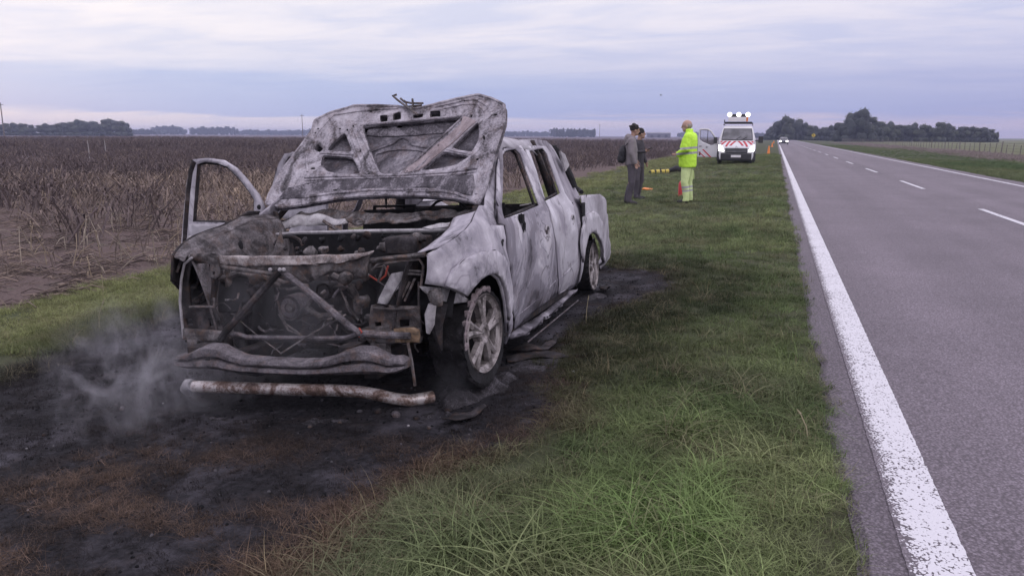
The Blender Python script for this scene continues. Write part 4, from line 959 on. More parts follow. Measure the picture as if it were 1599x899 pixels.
def inview(x, y, pad=.06):
    P = np.stack([x, y, np.full(x.shape, -CAMH)], -1) @ CM.T
    u = P[:, 0] / P[:, 2] * FPX / IW; v = P[:, 1] / P[:, 2] * FPX / IH
    return (P[:, 2] > .2) & (np.abs(u) < .5 + pad) & (np.abs(v) < .5 + pad * 2.5)
def lerp(a, b, t): return np.asarray(a)[None, :] * (1 - t[:, None]) + np.asarray(b)[None, :] * t[:, None]
tufts = [blade_mesh('tuft_lawn', 44, .055, .075, 1.0, .0045), blade_mesh('tuft_soft', 40, .085, .085, 1.5, .0042, 4), blade_mesh('tuft_long', 26, .185, .07, 1.5, .0060, 5), blade_mesh('tuft_flat', 34, .085, .085, .9, .0036, 3, lie=.7), blade_mesh('tuft_seed', 4, .22, .04, .6, .0028, 4)]
X, Y = [], []
for a in ((-5.2, .4, 1.0, 4.2, 430), (-9, .42, 4.2, 7.5, 260), (-10, .42, 7.5, 14, 130), (-10.5, .4, 14, 30, 45), (-12, .4, 30, 70, 14)):
    x, y = pts(*a); X.append(x); Y.append(y)
x = np.concatenate(X); y = np.concatenate(Y)
edge = .41 + .10 * (VA.f(y * 1.3, np.full(y.shape, 3.0), 4) - .5) * 1.2
keep = inview(x, y) & (x < edge + .02) & (fieldd(x, y) < .15)
x, y = x[keep], y[keep]
bd = burnd(x, y); pr_ = np.clip(1 - bd / .22, 0, 1)
thin = VB.f(x * .9 + 3, y * .9 + 8, 3)
keep = rng.random(x.shape) < np.where(bd > 0, pr_ * .9, 1) * np.clip(.75 + (thin - .35) * 2, .55, 1)
x, y, bd, thin = x[keep], y[keep], bd[keep], thin[keep]
n = len(x)
g1 = lerp((.088, .124, .050), (.175, .208, .092), np.clip(VC.f(x * .9 + 3, y * .9 + 2, 4) * 2.4 - .7, 0, 1))
g1 = g1 * (.62 + .76 * np.clip(VB.f(x * 4.5 + 3, y * 4.5 + 8, 3) * 1.8 - .4, 0, 1))[:, None]
midg = (np.clip((-x - .55) / 1.0, 0, 1) * np.clip((3.4 - x * 0 - y) / 2 + .5, .25, 1))[:, None]; g1 = g1 * (1 - .55 * midg) + .55 * midg * np.array([.165, .172, .115])
dryp = np.clip((VA.f(x * 1.7 + 90, y * 1.7 + 20, 3) - .52) * 3.0, 0, 1)
g1 = lerp(np.zeros(3), np.ones(3), np.ones(n)) * g1 * (1 - dryp[:, None] * .55) + dryp[:, None] * .55 * np.array([.19, .165, .11])
lush = np.zeros(n)
for (u_, v_, r_, w_) in ((1040, 830, .26, 1.0), (960, 790, .20, .8), (1110, 760, .20, .6), (880, 860, .18, .5), (1080, 660, .22, .45), (1240, 560, .2, .3), (1020, 600, .22, .4), (1290, 780, .2, .3), (760, 840, .2, .25)):
    c_ = gpt(u_, v_); lush += w_ * np.exp(-((x - c_[0]) ** 2 + ((y - c_[1]) * .8) ** 2) / r_ ** 2)
lush = np.clip(lush, 0, 1)
g1 = g1 * (1 - .7 * lush[:, None]) + .7 * lush[:, None] * np.array([.150, .245, .075])
leftg = np.clip((-x - 4.6) / 1.5, 0, 1); g1 = g1 * (1 - .6 * leftg[:, None]) + .6 * leftg[:, None] * np.array([.26, .275, .115])
scorch = np.clip((bd + .28) / .28, 0, 1)[:, None]
tan = np.array([.185, .160, .105]); rust = np.array([.115, .078, .056])
lf = np.clip((-x - 3.2) / .6, 0, 1)[:, None]
sc_col = (tan * (1 - scorch) + rust * scorch) * (1 - lf) + lf * (np.array([.075, .085, .055]) * (1 - scorch) + np.array([.028, .025, .024]) * scorch)
wgt = np.clip(scorch * 1.3, 0, 1) * np.clip((4.9 - y) / 1.5, 0.35, 1)[:, None] + lf * scorch; wgt = np.clip(wgt, 0, 1)
g1 = g1 * (1 - wgt) + sc_col * wgt
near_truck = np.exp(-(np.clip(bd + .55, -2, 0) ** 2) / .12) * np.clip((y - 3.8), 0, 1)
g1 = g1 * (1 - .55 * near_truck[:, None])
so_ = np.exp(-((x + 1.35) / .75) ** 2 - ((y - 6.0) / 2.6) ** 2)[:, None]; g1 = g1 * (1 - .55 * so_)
g1 = g1 * rng.uniform(.6, 1.35, (n, 1)); dd_ = rng.random(n) < .13; g1[dd_] = g1[dd_] * .4 + np.array([.20, .175, .115]) * .6
var = rng.choice([0, 1, 3], n, p=[.4, .4, .2])
longp = np.clip(lush * .42 + (thin - .64) * .3, .008, .32); var = np.where((rng.random(n) < longp) & (bd < -.45), 2, var); var = np.where(rng.random(n) < .012, 4, var)
var = np.where((bd > -.1) & (var == 2), 3, var)
scl = rng.uniform(.7, 1.35, n) * np.where(bd > 0, .6, 1) * np.interp(y, [0, 6, 14, 40, 70], [1, 1.05, 1.25, 1.8, 2.5]) * (.8 + .5 * thin) * np.where(x > .22, .75, 1)
rot = np.stack([rng.normal(0, .12, n), rng.normal(0, .12, n), rng.uniform(0, 6.28, n)], -1)
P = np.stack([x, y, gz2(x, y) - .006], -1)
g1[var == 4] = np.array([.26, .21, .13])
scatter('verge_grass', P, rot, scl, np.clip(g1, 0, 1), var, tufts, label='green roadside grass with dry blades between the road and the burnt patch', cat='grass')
# burnt stubble and scorched grass inside the black patch
xs_, ys_ = [], []
for a in ((-6, -.6, .8, 4.6, 620), (-6.5, -.3, 4.6, 9.5, 160)):
    x, y = pts(*a); xs_.append(x); ys_.append(y)
x = np.concatenate(xs_); y = np.concatenate(ys_)
bd = burnd(x, y); patch = VA.f(x * 1.7 + 11, y * 4.4 + 31, 5) + .05 * np.clip(2.9 - y, 0, 1.5); rimz = np.exp(-(bd / .25) ** 2)
front = np.clip((3.5 - y) / .9, 0, 1)
pr_ = np.clip((patch - .50) * 5, 0, 1) * front + .34 + rimz * .8
under = (x > -3.5) & (x < -1.5) & (y > 3.4) & (y < 8.6)
keep = inview(x, y) & (bd > -.12) & (rng.random(x.shape) < pr_) & ~under
x, y, bd, patch, rimz, front = [a[keep] for a in (x, y, bd, patch, rimz, front)]; n = len(x)
t = np.clip(np.clip((patch - .5) * 6, 0, 1) * front + rimz * .6 * (x > -3.4), 0, 1)
t = t * rng.uniform(.5, 1, n)
c = lerp((.024, .021, .023), (.135, .092, .070), t) * rng.uniform(.45, 1.7, (n, 1))
scatter('scorched_grass', np.stack([x, y, gz2(x, y) - .004], -1), np.stack([rng.normal(0, .2, n), rng.normal(0, .2, n), rng.uniform(0, 6.28, n)], -1), rng.uniform(.35, .8, n), c, rng.choice([0, 3], n, p=[.35, .65]), tufts[:4], label='scorched brown and charred black grass stubble around the truck', cat='burnt grass')
# clods and cinders
def clod(name, m):
    b = MB(); b.ell((0, 0, 0), (1, .8, .6), 7, 5); v = [tuple(np.array(p) * (1 + .35 * mnoise.noise(Vector(p) * 1.7))) for p in b.v]
    me = bpy.data.meshes.new(name); me.from_pydata(v, [], b.f); me.materials.append(m); return bpy.data.objects.new(name, me)
cl = clod('cinder', M_stalk)
x, y = pts(-6, -.6, .8, 8.5, 150); bd = burnd(x, y); keep = (bd > .02) & inview(x, y); x, y = x[keep], y[keep]; n = len(x)
c = lerp((.010, .010, .012), (.09, .085, .095), rng.random(n) ** 5)
scatter('cinders', np.stack([x, y, gz2(x, y)], -1), rng.uniform(0, 6.28, (n, 3)), rng.uniform(.003, .012, n) * np.where(rng.random(n) < .03, 1.8, 1), c, np.zeros(n), [cl], label='loose black cinders and ash clods on the burnt ground', cat='cinders')
# right verge
x1, y1 = pts(8.2, 16, 14, 60, 18); x2, y2 = pts(8.2, 23, 60, 160, 3.0)
x = np.concatenate([x1, x2]); y = np.concatenate([y1, y2]); keep = inview(x, y); x, y = x[keep], y[keep]; n = len(x)
c = lerp((.085, .125, .055), (.15, .17, .085), np.clip(VC.f(x * .3, y * .12, 3) * 2 - .5, 0, 1)) * rng.uniform(.8, 1.2, (n, 1))
scatter('far_verge_grass', np.stack([x, y, gz2(x, y)], -1), np.stack([rng.normal(0, .1, n), rng.normal(0, .1, n), rng.uniform(0, 6.28, n)], -1), rng.uniform(1.3, 2.4, n), c, rng.choice([0, 1], n), tufts[:2], label='short green grass on the far verge across the road', cat='grass')
x, y = pts(14.8, 23.4, 34, 240, 5.0); keep = inview(x, y) & (rng.random(x.shape) < np.clip((x - 14.5) / 4, .2, 1) * np.clip((VB.f(x * .2, y * .08, 3) - .25) * 3, .2, 1)); x, y = x[keep], y[keep]; n = len(x)
c = lerp((.20, .155, .15), (.29, .24, .235), rng.random(n))
scatter('seeding_grass_strip', np.stack([x, y, gz2(x, y)], -1), np.stack([rng.normal(0, .1, n), rng.normal(0, .1, n), rng.uniform(0, 6.28, n)], -1), rng.uniform(2.0, 3.2, n), c, rng.choice([1, 2], n, p=[.6, .4]), tufts[:3], label='pinkish brown seeding grass strip in front of the fence', cat='tall grass')

# --- the stalk field
def stalk_mesh(name, h, kind, m):
    b = MB(); 
    if kind == 0:      # upright with hanging leaves
        k = random.uniform(-.12, .12); pp = [(0, 0, -.03), (k * .3, 0, h * .4), (k, .03, h * .75), (k * 1.6, .05, h)]
        b.tube(pp, [.012, .011, .009, .006], 5)
        for j in range(4):
            z = h * random.uniform(.25, .95); a = random.uniform(0, 6.28); l = random.uniform(.12, .26); dx, dy = math.cos(a), math.sin(a)
            b.add([(0, 0, z), (dx * l * .5 - dy * .015, dy * l * .5 + dx * .015, z + .03), (dx * l * .5 + dy * .015, dy * l * .5 - dx * .015, z + .03), (dx * l, dy * l, z - l * .8)], [(0, 1, 3, 2)])
    elif kind == 1:    # broken over
        z = h * random.uniform(.35, .65); a = random.uniform(0, 6.28); l = h * .6
        b.tube([(0, 0, -.03), (.01, 0, z)], [.012, .011], 5); b.tube([(.01, 0, z), (math.cos(a) * l * .5, math.sin(a) * l * .5, z * .75), (math.cos(a) * l, math.sin(a) * l, z * .25)], [.011, .009, .006], 5)
    elif kind == 2:    # leaning
        a = random.uniform(0, 6.28); b.tube([(0, 0, -.02), (math.cos(a) * h * .35, math.sin(a) * h * .35, h * .5), (math.cos(a) * h * .8, math.sin(a) * h * .8, h * .8)], [.012, .010, .006], 5)
    elif kind == 3:    # lying litter
        for j in range(7):
            x, y = random.uniform(-.3, .3), random.uniform(-.3, .3); a = random.gauss(0, .5); l = random.uniform(.12, .4)
            b.tube([(x, y, .012), (x + math.cos(a) * l * .5, y + math.sin(a) * l * .5, .03 + random.random() * .04), (x + math.cos(a) * l, y + math.sin(a) * l, .01)], [.005, .006, .004], 4)
    elif kind == 4:    # sheaf of standing stalks for the distance
        for j in range(7):
            x, y = random.uniform(-.5, .5), random.uniform(-.5, .5); hh_ = h * random.uniform(.6, 1.15); kx, ky = random.gauss(0, .1), random.gauss(0, .1)
            b.tube([(x, y, 0), (x + kx, y + ky, hh_ * .6), (x + kx * 2.2, y + ky * 2.2, hh_)], [.014, .012, .008], 4)
            for q_ in range(3):
                z = hh_ * random.uniform(.3, .95); a = random.uniform(0, 6.28); l = random.uniform(.1, .22); dx, dy = math.cos(a), math.sin(a)
                b.add([(x + kx, y + ky, z), (x + kx + dx * l * .5 - dy * .02, y + ky + dy * l * .5 + dx * .02, z + .02), (x + kx + dx * l, y + ky + dy * l, z - l * .6), (x + kx + dx * l * .5 + dy * .02, y + ky + dy * l * .5 - dx * .02, z + .02)], [(0, 1, 2, 3)])
    me = bpy.data.meshes.new(name); me.from_pydata(b.v, [], b.f); me.materials.append(m); return bpy.data.objects.new(name, me)
src = [stalk_mesh('standing_stalk', .62, 0, M_stalk), stalk_mesh('broken_stalk', .6, 1, M_stalk), stalk_mesh('leaning_stalk', .6, 2, M_stalk), stalk_mesh('stalk_litter', .5, 3, M_stalk), stalk_mesh('stalk_sheaf', .64, 4, M_stalk), stalk_mesh('stalk_sheaf_b', .56, 4, M_stalk)]
# litter near
x, y = pts(-24, -7, 4, 24, 9); d = np.hypot(x, y); keep = inview(x, y) & (fieldd(x, y) > .1) & (rng.random(x.shape) < np.clip(1.3 - (d - 8) / 12, .15, 1)); x, y = x[keep], y[keep]; n = len(x)
c = lerp((.060, .046, .044), (.25, .195, .16), rng.random(n) ** 2.0)
scatter('stalk_litter', np.stack([x, y, gz2(x, y)], -1), np.stack([np.zeros(n), np.zeros(n), rng.normal(.15, .55, n)], -1), rng.uniform(.5, 1.3, n), c, np.full(n, 3), src, label='fallen dry stalk litter on the bare field soil', cat='stalk litter')
# standing mass beyond
X, Y = [], []
for a in ((-34, -7.6, 9, 40, 2.6), (-80, -7.6, 40, 90, 1.4), (-80, -34, 5, 40, 1.4), (-190, -7.6, 90, 200, .32), (-190, -80, 10, 90, .32)):
    xx, yy = pts(*a); X.append(xx); Y.append(yy)
x = np.concatenate(X); y = np.concatenate(Y); d = np.hypot(x, y)
rowp = .6 + .4 * np.sin(x * 2 * math.pi / .7)
keep = inview(x, y) & (fieldd(x, y) > .35 + np.clip((16 - d) * .2, 0, 1.2)) & (rng.random(x.shape) < np.clip((d - 12.5) / 11, 0, 1) * (.55 + .45 * (np.sin((x * .35 + y) * 2 * math.pi / 1.9) > -.3)) * np.clip(.4 + (VB.f(x * .15, y * .15, 3) - .3) * 2, .25, 1)); x, y = x[keep], y[keep]; d = d[keep]; n = len(x)
pale = np.clip(1 - np.abs(d - 20) / 14, 0, 1) * np.clip(VA.f(x * .2, y * .2, 3) * 2.2 - .6, 0, 1)
c = lerp((.100, .078, .080), (.29, .225, .175), np.clip(pale + rng.normal(0, .18, n), 0, 1))
c = c * np.where(d[:, None] > 30, .95, 1)
scatter('stalk_field', np.stack([x, y, gz2(x, y) - .02], -1), np.stack([rng.normal(0, .1, n), rng.normal(0, .1, n), rng.uniform(0, 6.28, n)], -1), rng.uniform(.75, 1.2, n) * np.where(d > 90, 1.6, 1), c, rng.choice([4, 5], n), src, label='dense mass of dead brown stalks standing across the wide field', cat='crop stalks')
# individual stalks one can pick out
M_st = [plain('pale_stalk', (.28, .235, .19), .85, var=.3), plain('grey_brown_stalk', (.13, .10, .09), .85, var=.3), plain('tan_stalk', (.23, .18, .13), .85, var=.3)]
protos = [[stalk_mesh('dry_stalk', .62, k, m_).data for k in (0, 0, 2, 2, 1)] for m_ in M_st]
cnt = 0
while cnt < 150:
    u = random.uniform(0, 400) if random.random() < .8 else random.uniform(400, 470); v_ = random.uniform(300, 440)
    p_ = gpt(u, v_); d_ = math.hypot(p_[0], p_[1])
    if fieldd(p_[0], p_[1]) < .15 or d_ > 21: continue
    o = bpy.data.objects.new('dry_stalk', random.choice(random.choice(protos))); o.location = (p_[0], p_[1], float(gz2(p_[0], p_[1])))
    o.rotation_euler = (random.gauss(0, .2), random.gauss(0, .2), random.uniform(0, 6.28)); s_ = random.uniform(.5, 1.05) * (.85 if d_ < 11 else 1); o.scale = (.6, .6, s_)
    put(o, label='dead crop stalk left standing in the bare near part of the field', cat='stalk', group='dead stalks in the near field'); cnt += 1
# a few long dry stems in the verge, and one long pale stem left of the truck
M_stem = plain('dry_stem', (.30, .26, .17), .8, var=.3)
def stem(u, v, h, lean, lab):
    p_ = gpt(u, v); b = MB(); b.tube([(0, 0, 0), (lean * .3, 0, h * .5), (lean, .02, h * .9), (lean * 1.3, .02, h)], [.003, .003, .0025, .001], 5)
    b.tube([(lean * .9, .02, h * .85), (lean * 1.3, .02, h)], [.006, .002], 5)
    o = b.build('grass_stem', M_stem, label=lab, cat='grass stem'); o.location = (p_[0], p_[1], float(gz2(p_[0], p_[1])))
stem(155, 517, .30, .06, 'tall single dry stem in the green grass left of the burnt truck')
stem(163, 462, .25, -.03, 'short pale dry stem at the field edge left of the truck')
stem(915, 505, .24, .01, 'upright dry stem in front of the rear wheel of the truck')
stem(1262, 690, .16, -.05, 'thin dry stem near the asphalt edge in the foreground')

# ================================================================== TREES
M_leaf = plain('tree_foliage', (.030, .036, .032), .8, var=.45, scale=.35)
M_leaf2 = plain('tree_foliage_olive', (.048, .055, .038), .8, var=.45, scale=.35)
M_trunk = plain('tree_bark', (.07, .055, .045), .9, var=.3, scale=3)
def crown_mesh(name, w, h, lobes, n, m, leaf=.55, seed=0):
    rr = random.Random(seed); b = MB(); L_ = []
    for i in range(lobes):
        t = rr.random(); a = rr.uniform(0, 6.28); zc_ = h * (.32 + .52 * t); rad = w * .5 * (1 - abs(t - .35) * .75) * rr.uniform(.2, .75)
        L_.append((rad * math.cos(a), rad * math.sin(a), zc_, w * rr.uniform(.16, .27)))
    L_.append((0, 0, h * .5, w * .33))
    for a in range(5): L_.append((w * .3 * math.cos(a * 1.257), w * .3 * math.sin(a * 1.257), h * .16, w * .2))
    for (x, y, z, r) in L_:
        k = len(b.v); b.ell((x, y, z), (r * .82, r * .82, r * .72), 9, 7)
        for j in range(k, len(b.v)):
            p = Vector(b.v[j]); c = Vector((x, y, z)); nn = mnoise.noise(p * .9 + Vector((seed, 0, 0))); b.v[j] = tuple(c + (p - c) * (1 + .35 * nn))
    for i in range(n):
        x, y, z, r = rr.choice(L_); d = Vector((rr.gauss(0, 1), rr.gauss(0, 1), rr.gauss(0, .8))).normalized(); rad = r * rr.uniform(.72, 1.12)
        p = Vector((x, y, z)) + d * rad; s = leaf * rr.uniform(.5, 1.2)
        a = Vector((rr.gauss(0, 1), rr.gauss(0, 1), rr.gauss(0, 1))).normalized(); c = d.cross(a).normalized(); a = c.cross(d + a * .6).normalized()
        b.add([p - a * s * .5, p + c * s * .35, p + a * s * .5, p - c * s * .35], [(0, 1, 2, 3)])
    me = bpy.data.meshes.new(name); me.from_pydata(b.v, [], b.f); me.materials.append(m); return me
CR = [crown_mesh('crown', 9, 10, 9, 1500, M_leaf, seed=1), crown_mesh('crown', 8, 10, 11, 1500, M_leaf2, seed=2), crown_mesh('crown', 10, 10, 13, 1700, M_leaf, seed=3), crown_mesh('crown', 7, 10, 8, 1300, M_leaf2, seed=4)]
tb = MB(); tb.tube([(0, 0, -.3), (.1, 0, 2.0), (0, .1, 4.2), (.2, 0, 6.5)], [.38, .28, .2, .08], 8)
for a in (.3, 2.2, 4.1): tb.tube([(0, 0, 2.2), (math.cos(a) * 1.2, math.sin(a) * 1.2, 4.2), (math.cos(a) * 2.2, math.sin(a) * 2.2, 5.8)], [.15, .1, .04], 6)
TRM = bpy.data.meshes.new('trunk'); TRM.from_pydata(tb.v, [], tb.f); TRM.materials.append(M_trunk)
def tree(u, top, D, wpx, cr, label, group=None, base=None):
    x, y = far(u, D); f_ = D * math.cos(math.atan((u - IW / 2) / FPX)) / FPX     # metres per pixel there
    hz = 213.7 + (u - 1212) * .0052
    h = CAMH - float(gz(x, y)) + (hz - top) * f_
    r = empty('tree', (x, y, float(gz(x, y))), random.uniform(0, 6.28), label=label, cat='tree', group=group)
    c = bpy.data.objects.new('crown', CR[cr]); put(c, r); s = h / 10.0; w = wpx * f_ / 8.0
    c.scale = (w, w, s * 1.05); c.location = (0, 0, -.5 * s)
    t = bpy.data.objects.new('trunk', TRM); put(t, r); t.scale = (s, s, s * .95)
    return r
RT = [(1203, 195, 420, 15), (1210, 200, 430, 10), (1219, 186, 400, 15), (1228, 178, 395, 20), (1238, 181, 398, 16), (1248, 185, 402, 16), (1256, 192, 400, 13), (1266, 194, 390, 16), (1276, 194, 400, 14), (1286, 198, 410, 12), (1298, 196, 395, 14), (1306, 199, 400, 10),
      (1318, 181, 330, 22), (1330, 175, 335, 22), (1342, 171, 332, 26), (1354, 178, 336, 24), (1364, 186, 340, 20), (1376, 189, 350, 18), (1386, 190, 360, 16), (1396, 192, 356, 14), (1405, 192, 362, 14), (1415, 195, 366, 12), (1424, 192, 362, 14), (1437, 192, 360, 18), (1450, 193, 364, 14), (1464, 190, 362, 18), (1475, 193, 366, 14), (1486, 194, 368, 14), (1496, 195, 370, 14), (1506, 197, 372, 12), (1516, 198, 374, 14), (1526, 197, 372, 14), (1538, 196, 370, 14), (1547, 201, 374, 12), (1556, 206, 380, 5)]
nm_r = {0: 'leftmost dark tree of the row, just left of where the road vanishes', 3: 'tall rounded tree above the oncoming car at the road end', 14: 'tallest broad dark tree rising from the middle of the tree row', 34: 'last small tree standing clear at the right end of the tree row', 25: 'slightly taller rounded tree in the right half of the tree row'}
for i, (u, t_, D, w_) in enumerate(RT):
    lab = nm_r.get(i)
    od = ['first', 'second', 'third', 'fourth', 'fifth', 'sixth', 'seventh', 'eighth', 'ninth', 'tenth', 'eleventh', 'twelfth', 'thirteenth', 'fourteenth', 'fifteenth', 'sixteenth', 'seventeenth', 'eighteenth', 'nineteenth', 'twentieth', 'twenty-first']
    if i < 12: l2_ = 'dark tree, %s from the left in the wood behind the yellow road sign' % od[i]
    elif i < 14: l2_ = 'dark tree, %s to the left of the tallest tree in the row' % od[13 - i]
    else: l2_ = 'dark tree, %s to the right of the tallest tree in the row' % od[max(0, i - 15)]
    tree(u, t_, D, w_ * 1.5, i % 4 if i != 14 else 2, lab or l2_, group='trees of the row across the road')
LOWT = (1290, 1312, 1335, 1350, 1380, 1410, 1430, 1445, 1458, 1480, 1500, 1520, 1535, 1213, 1233, 1258, 1272)
for u in (1290, 1312, 1335, 1350, 1380, 1410, 1430, 1445, 1458, 1480, 1500, 1520, 1535, 1213, 1233, 1258, 1272):
    tree(u, 201, 385 if u > 1310 else 410, 26, random.randrange(4), 'low tree at the foot of the dark row, %s low one from the left' % od[sorted(LOWT).index(u)], group='lower trees of the row across the road')
LT = [(3, 193, 12), (13, 192, 12), (26, 192, 13), (38, 191, 13), (47, 193, 11), (64, 195, 12), (76, 193, 13), (90, 191, 14), (102, 189, 15), (115, 190, 14), (128, 187, 16), (140, 188, 15), (152, 187, 15), (164, 186, 16), (176, 186, 16), (188, 187, 15), (197, 190, 12)]
for i, (u, t_, w_) in enumerate(LT):
    tree(u, t_, 600 + 10 * (i % 3), w_ * 1.7, i % 4, 'rightmost tall tree of the distant clump on the left horizon' if i == 15 else 'dark tree, %s from the left in the distant clump on the left horizon' % od[i], group='trees of the clump on the left horizon')
def wood(u0, u1, top, D, lab):
    b = MB(); rr = random.Random(int(u0)); u = u0
    while u < u1:
        x, y = far(u, D); f_ = D / FPX; h = CAMH + .3 + (213.7 + (u - 1212) * .0052 - top) * f_ * rr.uniform(.65, 1.1); r = rr.uniform(3, 5) * f_ * .8
        for k in range(3):
            c = Vector((x + rr.uniform(-r, r) * .6, y + rr.uniform(0, 15), h * (.35 + .22 * k))); s = len(b.v); b.ell(c, (r * (1 - .2 * k), r, h * .42), 8, 6)
            for j in range(s, len(b.v)): p = Vector(b.v[j]); b.v[j] = tuple(c + (p - c) * (1 + .4 * mnoise.noise(p * .13)))
        for k in range(60):
            p = Vector((x + rr.uniform(-r, r) * 1.1, y - rr.uniform(0, r), h * rr.uniform(.1, 1.0))); s = r * .25
            b.add([p + Vector((-s, 0, 0)), p + Vector((0, 0, s)), p + Vector((s, 0, 0)), p + Vector((0, 0, -s))], [(0, 1, 2, 3)])
        u += rr.uniform(2.5, 5)
    b.build('distant_wood', M_leaf, kind='stuff', label=lab, cat='wood')
wood(205, 240, 204, 1300, 'faint low strip of far wood just right of the left tree clump')
wood(241, 283, 200, 1500, 'low far wood left of the pole on the left horizon')
wood(300, 366, 201, 1500, 'low far wood on the horizon above the open truck door')
wood(372, 470, 204.5, 1700, 'thin far wood near the lone pole left of the bonnet')
wood(474, 500, 202, 1700, 'short far wood touching the left edge of the raised bonnet')
wood(780, 858, 206.5, 1500, 'far wood just above the roof of the burnt truck')
wood(861, 868, 203, 1100, 'small isolated far copse right of the truck roof')
wood(872, 926, 203.5, 1000, 'far dark wood between the truck roof and the thin pole')
wood(1060, 1100, 208, 1500, 'far low wood behind the van door')
wood(1176, 1200, 209, 1100, 'far low wood between the van and the road end')
# flat-roofed barn on the horizon
M_barn = plain('barn_wall', (.13, .12, .14), .8, var=.15, scale=.2); M_broof = plain('barn_roof', (.19, .18, .21), .7, var=.15, scale=.2)
x, y = far(1028, 900); r = empty('barn', (x, y, -.3), R(15), label='long low grey shed on the horizon between the two men', cat='shed')
MB().box((0, 0, 2.3), (26, 12, 4.6)).build('wall', M_barn, r, smooth=False)
MB().prism([(-13.6, -6.6, 4.6), (13.6, -6.6, 4.6), (13.6, 0, 6.0), (-13.6, 0, 6.0)], (0, 0, .15)).prism([(-13.6, 6.6, 4.6), (13.6, 6.6, 4.6), (13.6, 0, 6.01), (-13.6, 0, 6.01)], (0, 0, .15)).build('roof', M_broof, r, smooth=False)
for k in (-8, 0, 8): MB().box((k, -6.05, 1.6), (3.2, .12, 3.2)).build('door', M_dark, r, smooth=False)

# ================================================================== POLES, STAKES, FENCE, SIGN
M_wood = plain('weathered_wood', (.17, .15, .145), .85, var=.3, scale=3); M_woodp = plain('pale_post', (.30, .28, .28), .8, var=.3, scale=4)
def pole(u, top, D, lab):
    x, y = far(u, D); f_ = D / FPX; z0 = float(gz(x, y)); h = CAMH - z0 + (213.7 + (u - 1212) * .0052 - top) * f_
    r = empty('utility_pole', (x, y, z0), random.uniform(-.4, .4), label=lab, cat='utility pole')
    MB().tube([(0, 0, -.3), (0, 0, h)], [.17, .11], 8).build('post', M_wood, r); MB().box((0, 0, h - .6), (1.8, .12, .14)).build('crossarm', M_wood, r)
    for k in (-.8, 0, .8): MB().tube([(k, 0, h - .53), (k, 0, h - .3)], [.05, .03], 6).build('insulator', M_ash, r)
pole(7, 170, 250, 'tall thin utility pole at the far left in front of the tree clump')
pole(473, 181, 340, 'lone thin utility pole on the horizon just left of the raised bonnet')
pole(936, 195, 600, 'small far pole on the horizon between the truck and the two men')
for (u, v0, v1, lab) in ((140, 224, 251, 'left one of two pale stakes standing in the field'), (166, 223, 248, 'right one of two pale stakes standing in the field'), (0, 330, 332, None)):
    if not lab: continue
    p_ = gpt(u, v1); D = math.hypot(p_[0], p_[1]); h = (v1 - v0) * D / FPX
    b = MB(); b.tube([(0, 0, -.05), (0.01, 0, h * .6), (-.02, 0, h)], [.035, .03, .02], 6); o = b.build('field_stake', M_woodp, label=lab, cat='stake'); o.location = tuple(p_)
fence = empty('post_and_wire_fence', (24.3, 60, -.3), label='long wooden post and wire fence along the pasture on the right', cat='fence')
y = 40.0; k = 0; PM = [MB().box((0, 0, .6), (.11, .11, 1.35)).build('x', M_wood).data, MB().tube([(0, 0, -.1), (.03, 0, 1.15)], [.05, .04], 6).build('x', M_wood).data]
for o in [o for o in COL.objects if o.name.startswith('x')]: bpy.data.objects.remove(o)
while y < 330:
    o = bpy.data.objects.new('fence_post', PM[0 if k % 4 == 0 else 1]); put(o, fence); o.location = (random.uniform(-.05, .05), y - 60, 0); o.rotation_euler = (random.gauss(0, .04), random.gauss(0, .04), 0); o.scale = (1, 1, random.uniform(.9, 1.12))
    y += random.uniform(2.2, 3.0); k += 1
for z in (.35, .65, .95, 1.2):
    MB().tube([(0, yy, z + .01 * math.sin(yy)) for yy in np.arange(-20, 271, 6.0)], .008, 4).build('wire', M_dark, fence)
M_yel = plain('yellow_sign_face', (.62, .46, .06), .5, var=.08); M_blk = plain('sign_black', (.02, .02, .02), .6)
p_ = gpt(1262, 221.0); sg = empty('road_sign', (9.6, 225, -.02), 0, label='yellow diamond warning sign at the road end in front of the trees', cat='road sign')
MB().tube([(0, 0, -.1), (0, 0, 1.9)], .05, 8).build('post', M_wood, sg)
MB().box((0, -.06, 1.95), (.8, .03, .8), rotm(0, R(45), 0)).build('panel', M_yel, sg, smooth=False)
MB().box((0, -.08, 1.95), (.12, .01, .6)).build('symbol', M_blk, sg, smooth=False)
M_or = plain('orange_marker', (.75, .22, .04), .5, var=.1)
M_wht = plain('white_reflective', (.7, .7, .72), .4, var=.05)
def cone(x, y, h, lab, lean=0, grp=None):
    r = empty('traffic_cone', (x, y, float(gz2(x, y))), random.uniform(0, 1), label=lab, cat='traffic cone', group=grp); r.rotation_euler[1] = lean
    MB().rings([[(a * math.cos(t), a * math.sin(t), z) for t in np.linspace(0, 2 * math.pi, 13)[:-1]] for a, z in ((.15, .02), (.135, .05), (.045, h), (.03, h + .01))]).build('cone_body', M_or, r)
    MB().box((0, 0, .015), (.38, .38, .03)).build('base', M_or, r, bevel=.01)
    MB().rings([[(a * math.cos(t), a * math.sin(t), z) for t in np.linspace(0, 2 * math.pi, 13)[:-1]] for a, z in ((.111, h * .35), (.079, h * .65))], cap=False).build('reflective_band', M_or, r)
p_ = gpt(1200, 241); cone(p_[0], p_[1], .72, 'tall orange cone on the verge right of the van, nearest of the three')
p_ = gpt(1205.5, 229.5); cone(p_[0], p_[1], .62, 'orange cone on the verge between the two others at the road end')
p_ = gpt(1208, 224); cone(p_[0], p_[1], .62, 'farthest of the three orange cones at the road end', R(4))

